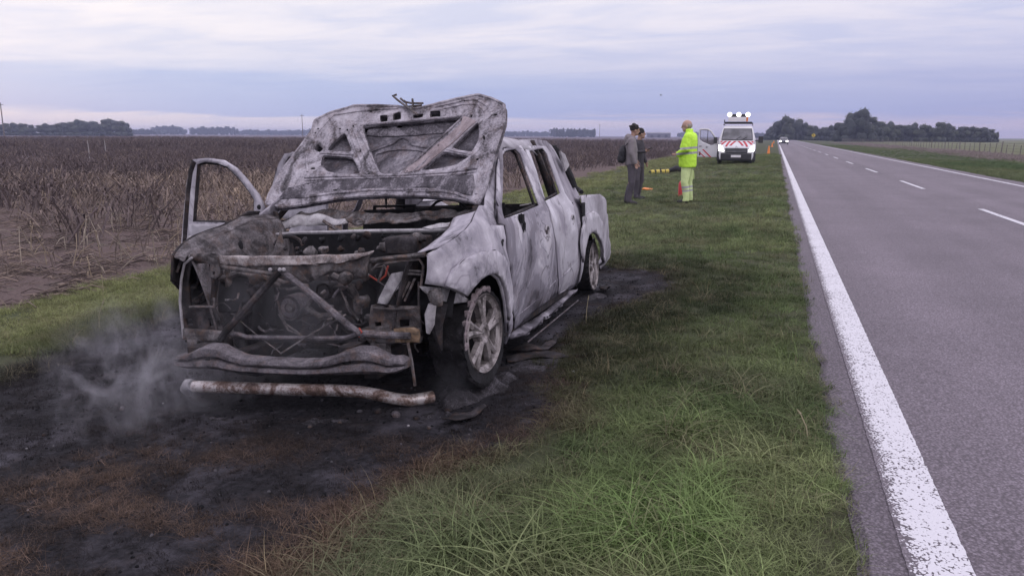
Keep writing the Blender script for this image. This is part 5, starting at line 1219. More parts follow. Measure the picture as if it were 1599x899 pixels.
# ================================================================== VAN
M_vw = plain('van_white_paint', (.62, .61, .64), .35, var=.05, scale=1.5); M_vb = plain('black_plastic', (.035, .034, .038), .6, var=.2)
M_red = plain('red_stripe', (.50, .045, .06), .45, var=.08)
m, nt, b = mat('windscreen_glass'); b.inputs['Base Color'].default_value = (.09, .09, .11, 1); b.inputs['Roughness'].default_value = .12; b.inputs['Specular IOR Level'].default_value = .6; M_glass = m
n = N(nt, 'ShaderNodeTexNoise', i_Scale=2.0, i_Detail=3.0); tcx = N(nt, 'ShaderNodeTexCoord'); L(nt, tcx.outputs['Object'], n.inputs['Vector']); L(nt, ramp(nt, n.outputs[0], [(.35, (.05, .05, .06)), (.7, (.17, .165, .19))]).outputs[0], b.inputs['Base Color'])
m, nt, b = mat('side_glass'); b.inputs['Base Color'].default_value = (.6, .62, .66, 1); b.inputs['Roughness'].default_value = .03; b.inputs['Transmission Weight'].default_value = .85; b.inputs['IOR'].default_value = 1.05; M_sglass = m
def lampmat(name, s, c=(1, .97, .92)):
    m, nt, b = mat(name); b.inputs['Base Color'].default_value = (*c, 1); b.inputs['Emission Color'].default_value = (*c, 1); b.inputs['Emission Strength'].default_value = s; return m
M_lamp = lampmat('lit_headlamp', 5.0); M_lamp2 = lampmat('lit_roof_lamp', 3.5); M_sgn = plain('white_sign_box', (.75, .72, .74), .5, var=.04)
p0 = gpt(1120, 253); Z = 43.0
bx = np.array([0, 0, CAMH]) + ray(1151, 250) / FPX * Z
bx[0] -= .08
van = empty('service_van', (bx[0], bx[1], float(gz(bx[0], bx[1])) - .05), R(2), label='white service van with red chevrons, lit headlamps and roof lamps, facing down the verge', cat='van')
van.scale = (1.05, 1, 1.03)
def vs(y):   # stations: y, bottom, top, halfwidth at bottom, halfwidth at top
    return [np.interp(y, [0, .10, .45, .8, 1.4, 1.7, 5.2], a) for a in ([.34, .28, .28, .28, .28, .28, .3], [.92, 1.06, 1.22, 1.34, 1.98, 2.18, 2.22], [.86, .93, .98, 1.0, 1.0, 1.0, 1.0], [.82, .86, .88, .90, .80, .78, .78])]
rg = []
for y in (0, .04, .10, .25, .45, .65, .8, 1.0, 1.2, 1.4, 1.55, 1.7, 2.5, 4.0, 5.2):
    zb, zt, hb, ht = vs(y); ring = []
    hm = hb + .02
    for s in (-1, 1):
        seg = [(hb * .96, zb), (hb, zb + .12), (hm, zb + (zt - zb) * .4), (hb + (ht - hb) * max(0, (zt - .6 - 1.15) / 1.1), zb + (zt - zb) * .72), (ht + .02, zt - .14), (ht - .05, zt - .04), (ht - .16, zt)]
        if s < 0: ring += [(-a, y, z_) for a, z_ in seg]
        else: ring += [(a, y, z_) for a, z_ in seg[::-1]]
    # bulge of the top
    rg.append(ring)
MB().rings(rg).build('body', M_vw, van)
def on(y, xf, up=.0):       # point on the top/front surface at station y, xf in -1..1
    zb, zt, hb, ht = vs(y); return (xf * (ht - .06), y - up * .6, zt + up + .01)
ws = MB(); ws.grid(lambda a, b: on(.84 + .56 * b, (a - .5) * 1.98, .018), 10, 6); ws.build('windscreen', M_glass, van)
fr = []
for a, bb in [(0, 0), (.5, 0), (1, 0), (1, .5), (1, 1), (.5, 1), (0, 1), (0, .5), (0, 0), (.5, 0)]: fr.append(on(.84 + .56 * bb, (a - .5) * 1.98, .02))
MB().tube(fr, .022, 5, cap=False).build('windscreen_seal', M_vb, van)
for s, x_ in ((1, -.12), (1, .3)): MB().tube([on(.83, x_, .035), on(.98, x_ + .35, .035)], .012, 5).build('wiper', M_vb, van)
# bonnet chevrons: red bands on white
def hoodpt(xf, t): y = .06 + .74 * t; p = on(y, xf * 1.0, .006); return p
for s in (-1, 1):
    for k, (xa, xb) in enumerate(((.03, .34), (.36, .62), (.62, .90), (.88, 1.04))):
        # from top (t=.97) at xa to lower outer point
        t0, t1 = .92 - .0 * k, (.12, .02, .30, .55)[k]; w_ = .085
        b_ = MB(); n_ = 5; vv = []
        for j in range(n_ + 1):
            f_ = j / n_; t = t0 + (t1 - t0) * f_; xx = xa + (xb - xa) * f_
            vv += [hoodpt(s * min(1.02, xx), t), hoodpt(s * min(1.04, xx + w_ * 1.6), t)]
        b_.add(vv, [(2 * j, 2 * j + 1, 2 * j + 3, 2 * j + 2) for j in range(n_)]).build('chevron_stripe', M_red, van, thick=.004)
# grille, bumper, plate, emblem
MB().box((0, -.02, .83), (1.16, .06, .26)).build('grille', M_vb, van, bevel=.02)
M_gb = plain('grille_bar_grey', (.28, .28, .30), .4)
for k in range(3): MB().box((0, -.056, .75 + .08 * k), (1.08, .02, .022)).build('grille_bar', M_gb, van)
MB().rings([[(.0 + a * math.cos(t) * .7, -.03 - .045, 1.0 + a * math.sin(t)) for t in np.linspace(0, 2 * math.pi, 5)[:-1]] + [] for a in (.085, .055)], cap=False).build('emblem', M_gb, van, thick=.03)
MB().rings([[(s * w_, y_, z_) for s, w_ in ((-1, .99), (1, .99))] + [] for y_, z_ in ()]) if False else None
bb_ = MB(); bb_.grid(lambda a, b: ((a - .5) * 2.0, -.07 + .30 * abs(a - .5) ** 3 * 8 * .6, .26 + .44 * b), 16, 4); bb_.build('bumper', M_vb, van, thick=.05)
for s in (-1, 1): MB().box((s * .93, .55, .62), (.14, .95, .55)).build('bumper_corner', M_vb, van, bevel=.05)
MB().box((0, -.115, .52), (.52, .015, .13)).build('number_plate', M_sgn, van, bevel=.004)
for s in (-1, 1):
    MB().prism([(s * .64, .0, .79), (s * .93, .10, .80), (s * .94, .20, 1.14), (s * .76, .12, 1.06)], (0, -.07, .0)).build('headlamp', M_lamp, van, bevel=.01)
    w = empty('wheel', (s * .86, .85, .34)); w.parent = van
    MB().rings([[(s * a, r_ * math.cos(t), r_ * math.sin(t)) for t in np.linspace(0, 2 * math.pi, 21)[:-1]] for a, r_ in ((-.12, .2), (-.12, .34), (.1, .34), (.12, .2))]).build('tyre', M_vb, w)
    MB().rings([[(s * a, r_ * math.cos(t), r_ * math.sin(t)) for t in np.linspace(0, 2 * math.pi, 21)[:-1]] for a, r_ in ((.10, .2), (.125, .19), (.10, .05))]).build('rim', M_gb, w)
    mi = MB(); mi.box((s * 1.24, .98, 1.42), (.24, .14, .36)); mi.tube([(s * .95, 1.0, 1.35), (s * 1.14, .98, 1.38)], .035, 6)
    if s > 0: mi.build('wing_mirror', M_vb, van, bevel=.03)
# roof rack, light board and three round lamps
for y_ in (1.9, 3.2, 4.6): MB().tube([(-.78, y_, 2.22), (-.78, y_, 2.34), (.78, y_, 2.34), (.78, y_, 2.22)], .022, 6).build('rack_bar', M_vb, van)
for s in (-1, 1): MB().tube([(s * .72, 1.75, 2.36), (s * .72, 4.8, 2.36)], .022, 6).build('rack_rail', M_vb, van)
MB().box((0, 1.85, 2.36), (1.45, .1, .09)).build('rack_front', M_vb, van)
MB().box((-.07, 1.8, 2.54), (.95, .18, .24)).build('light_board', M_sgn, van, bevel=.01)
MB().box((.46, 1.8, 2.54), (.10, .19, .24)).build('amber_end_panel', M_or, van, bevel=.01)
MB().box((0, 1.85, 2.75), (.95, .12, .16)).build('lamp_carrier', M_vb, van, bevel=.01)
MB().tube([(-.75, 1.85, 2.38), (-.75, 1.85, 2.52)], .03, 6).build('antenna_mount', M_vb, van)
for x_ in (-.49, .0, .49):
    MB().rings([[(x_ + r_ * math.cos(t), 1.72 + a, 2.80 + r_ * math.sin(t)) for t in np.linspace(0, 2 * math.pi, 17)[:-1]] for a, r_ in ((.10, .06), (.04, .12), (0, .125), (-.02, .10), (-.03, .03))]).build('roof_lamp', M_lamp2, van)
# open door on the verge side (left in the photo)
dv = empty('hinge', (0, 0, 0)); bpy.data.objects.remove(dv)
hx, hy = -1.0, .95; da = R(78)
def vd(a, z_): return (hx - a * math.sin(da), hy + a * math.cos(da), z_)
DO = [(0.02, .42), (.02, 1.30), (.20, 1.62), (.42, 1.92), (.60, 2.02), (1.02, 2.04), (1.10, 1.95), (1.12, 1.2), (1.10, .42)]
DHo = [(.12, 1.33), (.28, 1.62), (.46, 1.86), (.60, 1.93), (1.02, 1.94), (1.03, 1.42), (.85, 1.28), (.40, 1.10), (.24, 1.12)]
vdo = MB().sheet(DO, lambda a, z_: vd(a, z_), [DHo], .1).build('door', M_vw, van, thick=.06)
MB().sheet(DHo, lambda a, z_: vd(a, z_), [], .2).build('window', M_sglass, vdo)
pp = [vd(*p) for p in DHo]; MB().tube(pp + pp[:2], .022, 5, cap=False).tube([vd(.60, 1.93), vd(.60, 1.2)], .018, 5).build('window_frame', M_vb, vdo)
nrm = Vector((math.cos(da), math.sin(da), 0)) * -1
def dstr(a0, z0, a1, z1_, w_, m): 
    v_ = [Vector(vd(a0, z0)) , Vector(vd(a0 + w_, z0)), Vector(vd(a1 + w_, z1_)), Vector(vd(a1, z1_))]
    return MB().prism([p + Vector((0, -.036, 0)) for p in v_], (0, -.006, 0)).build('door_stripe', m, vdo, smooth=False)
dstr(.78, .86, .32, .42, .10, M_red); dstr(1.02, .72, .66, .42, .08, M_red)
MB().box(vd(.92, .62), (.24, .05, .22)).build('door_pocket', M_vb, vdo, bevel=.02)
MB().ell(Vector(vd(.62, .98)) + Vector((0, -.04, 0)), (.06, .02, .06), 10, 6).build('door_speaker', M_gb, vdo)
MB().box(Vector(vd(.98, 1.03)) + Vector((0, -.04, 0)), (.14, .03, .04)).build('door_handle', M_vb, vdo)
MB().box(Vector(vd(.15, 1.32)) + Vector((0, -.12, .05)), (.2, .12, .34)).build('wing_mirror', M_vb, vdo, bevel=.03)

# distant oncoming car
cx_, cy_ = far(1221.5, 165); M_car = plain('dark_car_paint', (.10, .10, .12), .35, var=.1)
car = empty('oncoming_car', (1.45, 160, .01), 0, label='small oncoming car with both headlamps lit at the end of the road', cat='car')
rg = []
for y_, zt, hw, ht in ((0, .62, .80, .70), (.15, .78, .85, .78), (1.0, .92, .88, .78), (1.1, .95, .88, .74), (1.75, 1.38, .88, .60), (3.0, 1.42, .88, .60), (3.9, .98, .88, .72), (4.3, .9, .82, .7)):
    rg.append([(-hw * .95, y_, .2), (-hw, y_, .5), (-hw, y_, min(zt - .04, .85)), (-ht, y_, zt), (ht, y_, zt), (hw, y_, min(zt - .04, .85)), (hw, y_, .5), (hw * .95, y_, .2)])
MB().rings(rg).build('body', M_car, car)
MB().add([(-.68, 1.12, .98), (.68, 1.12, .98), (.56, 1.70, 1.35), (-.56, 1.70, 1.35)], [(0, 1, 2, 3)]).build('windscreen', M_glass, car, thick=.02)
MB().box((0, -.02, .42), (1.1, .05, .2)).build('grille', M_vb, car, bevel=.01)
for s in (-1, 1):
    MB().ell((s * .62, -.02, .64), (.22, .08, .15), 12, 8).build('headlamp', M_lamp, car)
    for y_ in (.8, 3.5): MB().tube([(s * .70, y_, .32), (s * .88, y_, .32)], .32, 16).build('wheel', M_vb, car)
# a bird over the field
p_ = np.array([0, 0, CAMH]) + ray(1032, 149) / FPX * 60
b = MB(); b.ell((0, 0, 0), (.16, .045, .04), 10, 6); b.ell((.17, 0, .015), (.04, .03, .03), 8, 6); b.tube([(.20, 0, .015), (.24, 0, .01)], [.01, .002], 5)
b.add([(-.14, -.03, 0), (-.14, .03, 0), (-.26, .06, 0), (-.26, -.06, 0)], [(0, 1, 2, 3)])
b.v = [tuple(c_ * .5 for c_ in p) for p in b.v]
o = b.build('bird', M_blk, label='tiny dark bird flying above the van', cat='bird'); o.location = tuple(p_)
for s in (-1, 1): MB().add([(.035, 0, .01), (-.03, 0, .01), (-.05, s * .11, .05), (-.07, s * .20, .03), (.0, s * .20, .04), (.03, s * .1, .055)], [(0, 1, 2, 5), (5, 2, 3, 4)]).build('wing', M_blk, o, thick=.008)

# ================================================================== PEOPLE
M_skin = plain('skin', (.36, .22, .17), .6, var=.08, scale=10); M_skin2 = plain('skin_pale', (.42, .27, .22), .6, var=.08, scale=10)
M_hair = plain('dark_hair', (.02, .017, .018), .7, scale=40); M_hair2 = plain('short_grey_hair', (.30, .25, .24), .8, scale=40)
M_hood_ = plain('grey_brown_hoodie', (.215, .19, .205), .9, var=.12, scale=9, bump=.3); M_trs = plain('dark_grey_trousers', (.075, .066, .08), .9, var=.2, scale=9, bump=.3)
M_shoe = plain('dark_shoe', (.03, .028, .03), .7); M_bag = plain('dark_bag_cloth', (.028, .027, .032), .85, var=.25, scale=12)
M_dk = plain('dark_jacket', (.05, .046, .055), .9, var=.2, scale=9)
def hivis(name, base, bands):
    m, nt, b = mat(name); tc = N(nt, 'ShaderNodeTexCoord'); s = N(nt, 'ShaderNodeSeparateXYZ'); L(nt, tc.outputs['Object'], s.inputs[0])
    n = N(nt, 'ShaderNodeTexNoise', i_Scale=7.0, i_Detail=4.0); L(nt, tc.outputs['Object'], n.inputs['Vector'])
    col = ramp(nt, n.outputs[0], [(.3, [c * .82 for c in base]), (.7, base)]).outputs[0]
    zc_ = math_(nt, 'MULTIPLY_ADD', s.outputs[0], .10, s.outputs[2])
    for z0, z1_ in bands:
        k = math_(nt, 'MULTIPLY', math_(nt, 'GREATER_THAN', zc_, z0), math_(nt, 'LESS_THAN', zc_, z1_)); col = mixc(nt, k, col, (.38, .37, .40))
    L(nt, col, b.inputs['Base Color']); b.inputs['Roughness'].default_value = .75
    bp = N(nt, 'ShaderNodeBump', i_Strength=.5, i_Distance=.03); L(nt, n.outputs[0], bp.inputs['Height']); L(nt, bp.outputs[0], b.inputs['Normal'])
    return m
def oval(c, rx, ry, n=14, rz=0.0, tilt=0.0):
    o = []
    for k in range(n):
        t = 2 * math.pi * k / n; x, y = rx * math.cos(t), ry * math.sin(t)
        o.append((c[0] + x * math.cos(rz) - y * math.sin(rz), c[1] + x * math.sin(rz) + y * math.cos(rz), c[2] + tilt * x))
    return o
# figures face +x in their own frame (side view for the camera); y is across the shoulders
def limb(b, pts, rs, n=10): b.tube(pts, rs, n); [b.ell(p, (r, r, r), 10, 6) for p, r in ((pts[0], rs[0]), (pts[-1], rs[-1]))]
def hand(b, w, d, s=1, curl=.6):
    w = Vector(w); d = Vector(d).normalized(); side = d.cross(Vector((0, 1, 0))); side = side.normalized() if side.length > .1 else Vector((1, 0, 0)); nrm = d.cross(side).normalized()
    b.ell(w + d * .045, (.030, .018, .048), 10, 7, Matrix((side, nrm, d)).transposed())
    for k, l in enumerate((.070, .080, .075, .058)):
        p0 = w + d * .08 + side * (.021 - .014 * k); p1 = p0 + d * l * .5 + nrm * s * .006; p2 = p1 + d * l * .45 * (1 - curl * .5) + nrm * s * l * .4 * curl
        b.tube([p0, p1, p2], [.0095, .009, .007], 6)
    p0 = w + d * .03 + side * .028; b.tube([p0, p0 + side * .022 + d * .025 + nrm * s * .01, p0 + side * .026 + d * .055 + nrm * s * .02], [.011, .010, .008], 6)
def head(b, c, yaw=0.0, s=1.0, pitch=0.0):
    M_ = rotm(0, pitch, yaw); c = Vector(c)
    def e(p, r, n=14, m=10): b.ell(c + M_ @ (Vector(p) * s), (r[0] * s, r[1] * s, r[2] * s), n, m, M_)
    e((-.008, 0, .03), (.098, .076, .095)); e((.022, 0, -.045), (.068, .056, .065)); e((.068, 0, -.082), (.022, .026, .020), 8, 6)
    b.tube([c + M_ @ Vector((.088, 0, .028)) * s, c + M_ @ Vector((.112, 0, -.012)) * s, c + M_ @ Vector((.092, 0, -.020)) * s], [.008, .014, .010], 6)
    e((.086, 0, -.048), (.012, .024, .005), 8, 6); e((.083, 0, .040), (.014, .05, .008), 8, 6)
    for t in (-1, 1): e((-.005, t * .078, -.005), (.020, .010, .032), 8, 6); e((.080, t * .030, .022), (.010, .012, .008), 8, 6)
def face_bits(par, c, yaw, s, hairm, style, pitch=0.0):
    M_ = rotm(0, pitch, yaw); c = Vector(c); eb = MB()
    for t in (-1, 1): eb.ell(c + M_ @ (Vector((.088, t * .030, .021)) * s), (.006, .009, .005), 8, 6)
    eb.build('eyes', M_hair, par)
    h = MB(); 
    if style == 'full':
        h.ell(c + M_ @ (Vector((-.022, 0, .052)) * s), (.104 * s, .087 * s, .092 * s), 16, 10, M_)
        for k in range(26): a = random.uniform(0, 6.28); ph = random.uniform(.2, 1.4); d = Vector((math.cos(a) * math.cos(ph) - .15, math.sin(a) * math.cos(ph), math.sin(ph))); p = c + M_ @ (Vector((-.022, 0, .055)) * s) + M_ @ Vector((d.x * .09, d.y * .078, d.z * .085)); h.ell(p, (.03, .026, .022), 7, 5)
    else:
        h.ell(c + M_ @ (Vector((-.030, 0, .012)) * s), (.082 * s, .080 * s, .066 * s), 16, 10, M_)
    h.build('hair', hairm, par)
def person(name, loc, rz, label, build_fn):
    r = empty(name, loc, rz, label=label, cat='person'); build_fn(r); return r
def legs(par, m, Lf, Rf, hip=.92, wide=1.0, shoe=M_shoe, kn=(.03, .02)):
    b = MB()
    for s, f_, kx in ((1, Lf, kn[0]), (-1, Rf, kn[1])):
        b.rings([oval((x, y, z), rx * wide, ry * wide, 12) for x, y, z, rx, ry in ((0, s * .085, hip, .105, .095), (.01, s * .09, hip - .12, .095, .085), ((f_[0] * .3 + kx), (s * .09 + f_[1]) * .5 + s * .03, hip * .54, .072, .068), (f_[0] * .7 - .01, s * .04 + f_[1] * .6, hip * .33, .072, .064), (f_[0] - .03, f_[1], .12, .058, .056), (f_[0] - .02, f_[1], .06, .066, .058))])
    b.rings([oval((-.005, 0, z), rx, ry, 14) for z, rx, ry in ((hip - .10, .09, .13), (hip - .02, .118 * wide, .165 * wide), (hip + .08, .115, .158), (hip + .12, .11, .15))])
    b.build('trousers', m, par, remesh=.012, disp=(.012, .06))
    sh = MB()
    for f_ in (Lf, Rf): sh.ell((f_[0] + .045, f_[1], .045), (.135, .048, .045), 12, 8); sh.ell((f_[0] - .03, f_[1], .075), (.06, .046, .06), 10, 8)
    sh.build('shoes', shoe, par, remesh=.01)
def bodymesh(par, m, headc, yaw, armL, armR, handL=None, handR=None, s=1.0, feet=((.0, .1), (.0, -.1)), pitch=0.0):
    b = MB(); head(b, headc, yaw, s, pitch); c = Vector(headc)
    b.tube([c + Vector((-.02, 0, -.02)), (c.x - .05, 0, c.z - .17)], [.052, .058], 10)
    b.rings([oval((c.x - .05, 0, z), rx, ry) for z, rx, ry in ((.95, .09, .14), (1.10, .085, .13), (1.30, .095, .16), (c.z - .20, .075, .16), (c.z - .15, .05, .07))])
    for A in (armL, armR): limb(b, A, [.045, .038, .026], 8)
    for h_ in (handL, handR):
        if h_: hand(b, h_[0], h_[1])
    for f_ in feet: limb(b, [(0, f_[1] * .9, .95), (f_[0] * .4 + .02, f_[1], .5), (f_[0] - .02, f_[1], .08)], [.07, .05, .035], 8)
    return b.build('body', m, par, remesh=.008)
# ---- man in grey hoodie: seen from his right/behind, facing right
def man_hoodie(r):
    hc = (.045, 0, 1.615); AL = [(-.03, .19, 1.40), (.0, .23, 1.14), (.10, .17, .94)]; AR = [(-.03, -.19, 1.40), (-.02, -.235, 1.14), (.06, -.21, .93)]
    bodymesh(r, M_skin, hc, R(12), AL, AR, (AL[-1], (.5, 0, -.8)), (AR[-1], (.35, 0, -.9)), feet=((-.06, .11), (-.03, -.12)), pitch=R(8)); face_bits(r, hc, R(12), 1.0, M_hair, 'full', R(8))
    b = MB(); b.rings([oval((x, 0, z), rx, ry) for x, z, rx, ry in ((-.01, .86, .125, .165), (-.01, .90, .14, .18), (-.01, 1.05, .135, .18), (-.02, 1.22, .135, .19), (-.035, 1.36, .125, .20), (-.03, 1.44, .10, .165), (-.02, 1.50, .075, .085))])
    limb(b, AL, [.075, .06, .045]); limb(b, AR, [.078, .064, .046])
    b.ell((-.085, 0, 1.475), (.085, .115, .075), 14, 8); b.ell((-.13, 0, 1.42), (.055, .095, .08), 12, 8)
    b.build('hoodie', M_hood_, r, remesh=.012, disp=(.014, .05))
    legs(r, M_trs, (-.05, .11), (-.01, -.12), .90, 1.0)
p1 = gpt(985, 319); f1 = (319 - 197.5) / 1.0
def stand(u, v): p = gpt(u, v); return (float(p[0]), float(p[1]), float(gz2(p[0], p[1])))
def hscale(u, v, top): # stature from the sight lines
    p = stand(u, v); D = np.dot(CM[2], np.array(p) - [0, 0, CAMH]); return (v - top) * D / FPX
l1 = stand(984, 320); h1 = hscale(984, 320, 197)
m1 = person('person', l1, R(12), 'person in grey hoodie and dark trousers with a dark bag on the back, seen side-on', man_hoodie); m1.scale = (h1 / 1.76,) * 3
b = MB(); b.ell((0, 0, 0), (.09, .13, .20), 14, 10); b.ell((.0, 0, -.08), (.10, .13, .12), 14, 10)
o = b.build('backpack', M_bag, label='dark drawstring backpack hanging behind the person in grey hoodie', cat='backpack', remesh=.012, disp=(.03, .08)); o.matrix_world = Matrix.Translation(l1) @ Matrix.Rotation(R(12), 4, 'Z') @ Matrix.Scale(h1 / 1.76, 4) @ Matrix.Translation((-.215, -.03, 1.10)) @ Matrix.Rotation(R(8), 4, 'Y')
MB().tube([(.03, -.12, .19), (.11, -.17, .30), (.22, -.165, .30)], .011, 6).build('strap', M_bag, o)
MB().tube([(.03, .12, .19), (.11, .17, .30), (.22, .165, .30)], .011, 6).build('strap', M_bag, o)
# ---- third person behind, with phone at the mouth and a hand held out
def man_dark(r):
    hc = (.045, 0, 1.615); AL = [(-.03, .19, 1.40), (.0, .25, 1.14), (.10, .20, .94)]; AR = [(-.03, -.19, 1.40), (.04, -.24, 1.18), (.24, -.20, 1.20)]
    bodymesh(r, M_skin, hc, R(35), AL, AR, (AL[-1], (.4, 0, -.9)), (AR[-1], (.9, 0, .3)), feet=((.0, .11), (.04, -.12))); face_bits(r, hc, R(35), 1.0, M_hair, 'full')
    b = MB(); b.rings([oval((x, 0, z), rx, ry) for x, z, rx, ry in ((0, .88, .12, .16), (0, 1.05, .12, .165), (-.01, 1.25, .125, .18), (-.02, 1.40, .11, .19), (-.01, 1.48, .08, .11))])
    limb(b, AL, [.068, .055, .042]); limb(b, AR, [.07, .056, .042]); b.build('jacket', M_dk, r, remesh=.012, disp=(.012, .05))
    legs(r, M_trs, (.0, .11), (.04, -.12), .90)
l3 = stand(995, 312); h3 = hscale(995, 312, 203)
m3_ = person('person', l3, R(-15), 'person in dark clothes mostly hidden behind the one in grey hoodie, holding out a phone', man_dark); m3_.scale = (h3 / 1.76,) * 3
o = MB().box((0, 0, 0), (.15, .075, .01)).build('phone', M_blk, bevel=.006, label='dark phone held out in the hand of the half-hidden person', cat='phone'); o.matrix_world = Matrix.Translation(l3) @ Matrix.Rotation(R(-15), 4, 'Z') @ Matrix.Scale(h3 / 1.76, 4) @ Matrix.Translation((.37, -.20, 1.265)) @ Matrix.Rotation(R(-28), 4, 'Y')
# ---- person in hi-vis: facing left, head turned, hands to the front
HV = (.50, .86, .03)
M_jack = hivis('hi_vis_jacket_cloth', (.60, .98, .07), [(1.155, 1.20), (1.05, 1.095)]); M_hvt = hivis('hi_vis_trouser_cloth', (.62, .74, .34), [(.335, .38), (.26, .30)])
def man_vis(r):
    hc = (.06, 0, 1.635); AL = [(-.03, .21, 1.42), (-.02, .27, 1.16), (.16, .19, 1.06)]; AR = [(-.03, -.21, 1.42), (-.04, -.27, 1.15), (.15, -.19, 1.04)]
    bodymesh(r, M_skin2, hc, R(8), AL, AR, (AL[-1], (.9, .3, -.1)), (AR[-1], (.9, .3, -.1)), s=1.06, feet=((.0, .12), (.0, -.12)), pitch=R(6)); face_bits(r, hc, R(8), 1.06, M_hair2, 'bald', R(6))
    b = MB(); b.rings([oval((x, 0, z), rx, ry) for x, z, rx, ry in ((.0, .78, .17, .21), (.005, .82, .185, .22), (.01, 1.0, .19, .225), (.0, 1.2, .18, .225), (-.015, 1.36, .16, .23), (-.02, 1.45, .12, .18), (.0, 1.52, .082, .095), (.01, 1.585, .078, .085))])
    limb(b, AL, [.095, .085, .065]); limb(b, AR, [.098, .088, .066])
    b.build('jacket', M_jack, r, remesh=.013, disp=(.02, .06))
    legs(r, M_hvt, (.0, .12), (-.02, -.12), .84, 1.12, kn=(.02, .0))
    MB().box((-.02, -.225, .60), (.15, .03, .19), rotm(0, R(6), 0)).build('cargo_pocket', M_hvt, r, bevel=.012)
l2 = stand(1071, 317); h2 = hscale(1071, 317, 189)
m2 = person('person', l2, R(172), 'bald person in bright yellow-green high visibility jacket and trousers with silver bands', man_vis); m2.scale = (h2 / 1.78,) * 3

# ================================================================== SMALL THINGS ON THE GRASS
M_ylw = plain('yellow_webbing', (.52, .41, .08), .6, var=.12)
p_ = stand(1030, 271); sb = empty('rolled_stretcher_bag', (p_[0], p_[1], p_[2] - .03), R(30), label='yellow and black striped rolled bag lying on the grass behind the hoodie person', cat='bag')
MB().tube([(-.60, 0, .10), (-.3, 0, .13), (.3, 0, .16), (.55, 0, .17)], [.09, .12, .13, .10], 10).build('bag_roll', M_bag, sb, disp=(.03, .1))
sb.scale = (.85, .8, .8)
for k in (-.42, -.12, .18, .42): MB().tube([(k - .10, 0, .135 + k * .05), (k + .09, 0, .145 + k * .05)], [.135, .135], 10).build('yellow_band', M_ylw, sb)
p_ = stand(1049, 270); o = MB(); o.tube([(-.55, 0, .12), (-.2, .03, .08), (.2, 0, .22), (.6, -.03, .14), (.8, 0, .12)], [.10, .07, .15, .14, .05], 10)
o = o.build('dark_sack', M_bag, label='dark slumped sack on the grass left of the hi-vis trousers', cat='sack', disp=(.06, .1)); o.location = p_; o.rotation_euler = (0, 0, R(20))
p_ = stand(1011, 297); o = MB().box((0, 0, .03), (.30, .18, .05)).build('orange_box', M_or, label='small flat orange packet lying on the grass beside the hoodie person', cat='packet', bevel=.015); o.location = p_; o.rotation_euler = (R(6), R(4), R(-10))
p_ = stand(1063, 306); o = MB(); 
co = empty('fire_extinguisher', (p_[0], p_[1], p_[2]), 0, label='red fire extinguisher standing behind the leg of the hi-vis person', cat='fire extinguisher')
MB().rings([[(a * math.cos(t), a * math.sin(t), z) for t in np.linspace(0, 2 * math.pi, 17)[:-1]] for a, z in ((.07, 0), (.075, .03), (.075, .34), (.05, .40), (.025, .43))]).build('cylinder', M_red, co)
MB().box((.02, 0, .46), (.10, .03, .05)).build('valve', M_vb, co, bevel=.008); MB().tube([(.05, 0, .45), (.10, 0, .38), (.09, 0, .2)], .012, 6).build('hose', M_vb, co)
# bent bull bar tube in front of the truck
def qw(u, v, z_=None):
    d = ray(u, v); t = ((z_) - CAMH) / d[2]; return np.array([0, 0, CAMH]) + d * t
tube_pts = []
for u, v, hh_ in ((303, 603, .10), (340, 604, .11), (400, 606, .11), (460, 608, .11), (520, 609, .11), (560, 611, .10), (590, 616, .09), (615, 622, .07), (640, 625, .06), (660, 622, .06), (676, 619, .06)):
    tube_pts.append(tuple(qw(u, v, -.09 + hh_)))
tp = MB(); tp.tube(tube_pts, .036, 12); 
bb_ = tp.build('bent_tube_bar', M_tube, label='peeling chrome tube fallen on the ground below the bumper beam', cat='metal tube')
MB().tube([tuple(qw(302, 601, .02)), tuple(qw(294, 600, .0)), tuple(qw(289, 607, -.04)), tuple(qw(296, 615, -.09))], [.034, .036, .03, .02], 10).build('tube_elbow', M_ash, bb_)
# ash and molten rubble heaped round the wheel and below the nose
def heap(px, h, m, lab, sd):
    po = [tuple(qw(u, v, -.06)[:2]) for u, v in px]; pa_ = np.array(po); 
    def fn(a, b):
        d = float(seg_dist(a, b, po)); e = min(1, max(0, d / .12)); e = e * e * (3 - 2 * e)
        return (a, b, float(gz2(a, b)) - .012 + h * e * (.55 + .9 * mnoise.noise(Vector((a * 7, b * 7, sd)))) + .018 * e * mnoise.noise(Vector((a * 30, b * 30, sd))))
    return MB().sheet(po, fn, [], .022).build('ash_heap', m, kind='stuff', label=lab, cat='ash')
M_heap = burnt('ash_rubble', [(.3, (.012, .011, .013)), (.5, (.035, .032, .037)), (.66, (.085, .078, .09)), (.8, (.20, .185, .21))], scale=9, streak=1, fine=.8, bump=1.0, veins=0)
heap([(660, 640), (690, 600), (740, 585), (800, 580), (820, 592), (800, 612), (750, 630), (700, 645)], .09, M_heap, 'heap of black ash and melted rubber round the foot of the front wheel', 1.0)
heap([(600, 652), (640, 640), (700, 632), (755, 640), (740, 662), (690, 672), (640, 668)], .018, M_heap, 'low crust of grey ash in front of the wheel beside the tube end', 2.0)
heap([(300, 628), (420, 634), (540, 640), (620, 650), (560, 664), (420, 660), (310, 648)], .02, M_heap, 'thin crust of ash below the fallen tube', 3.0)
heap([(780, 560), (850, 545), (900, 560), (890, 580), (840, 590), (790, 595)], .03, M_heap, 'ash and rubble crust beside the running board', 4.0)
heap([(900, 468), (925, 455), (950, 455), (955, 466), (920, 474)], .05, M_heap, 'small ash heap at the foot of the rear wheel', 5.0)
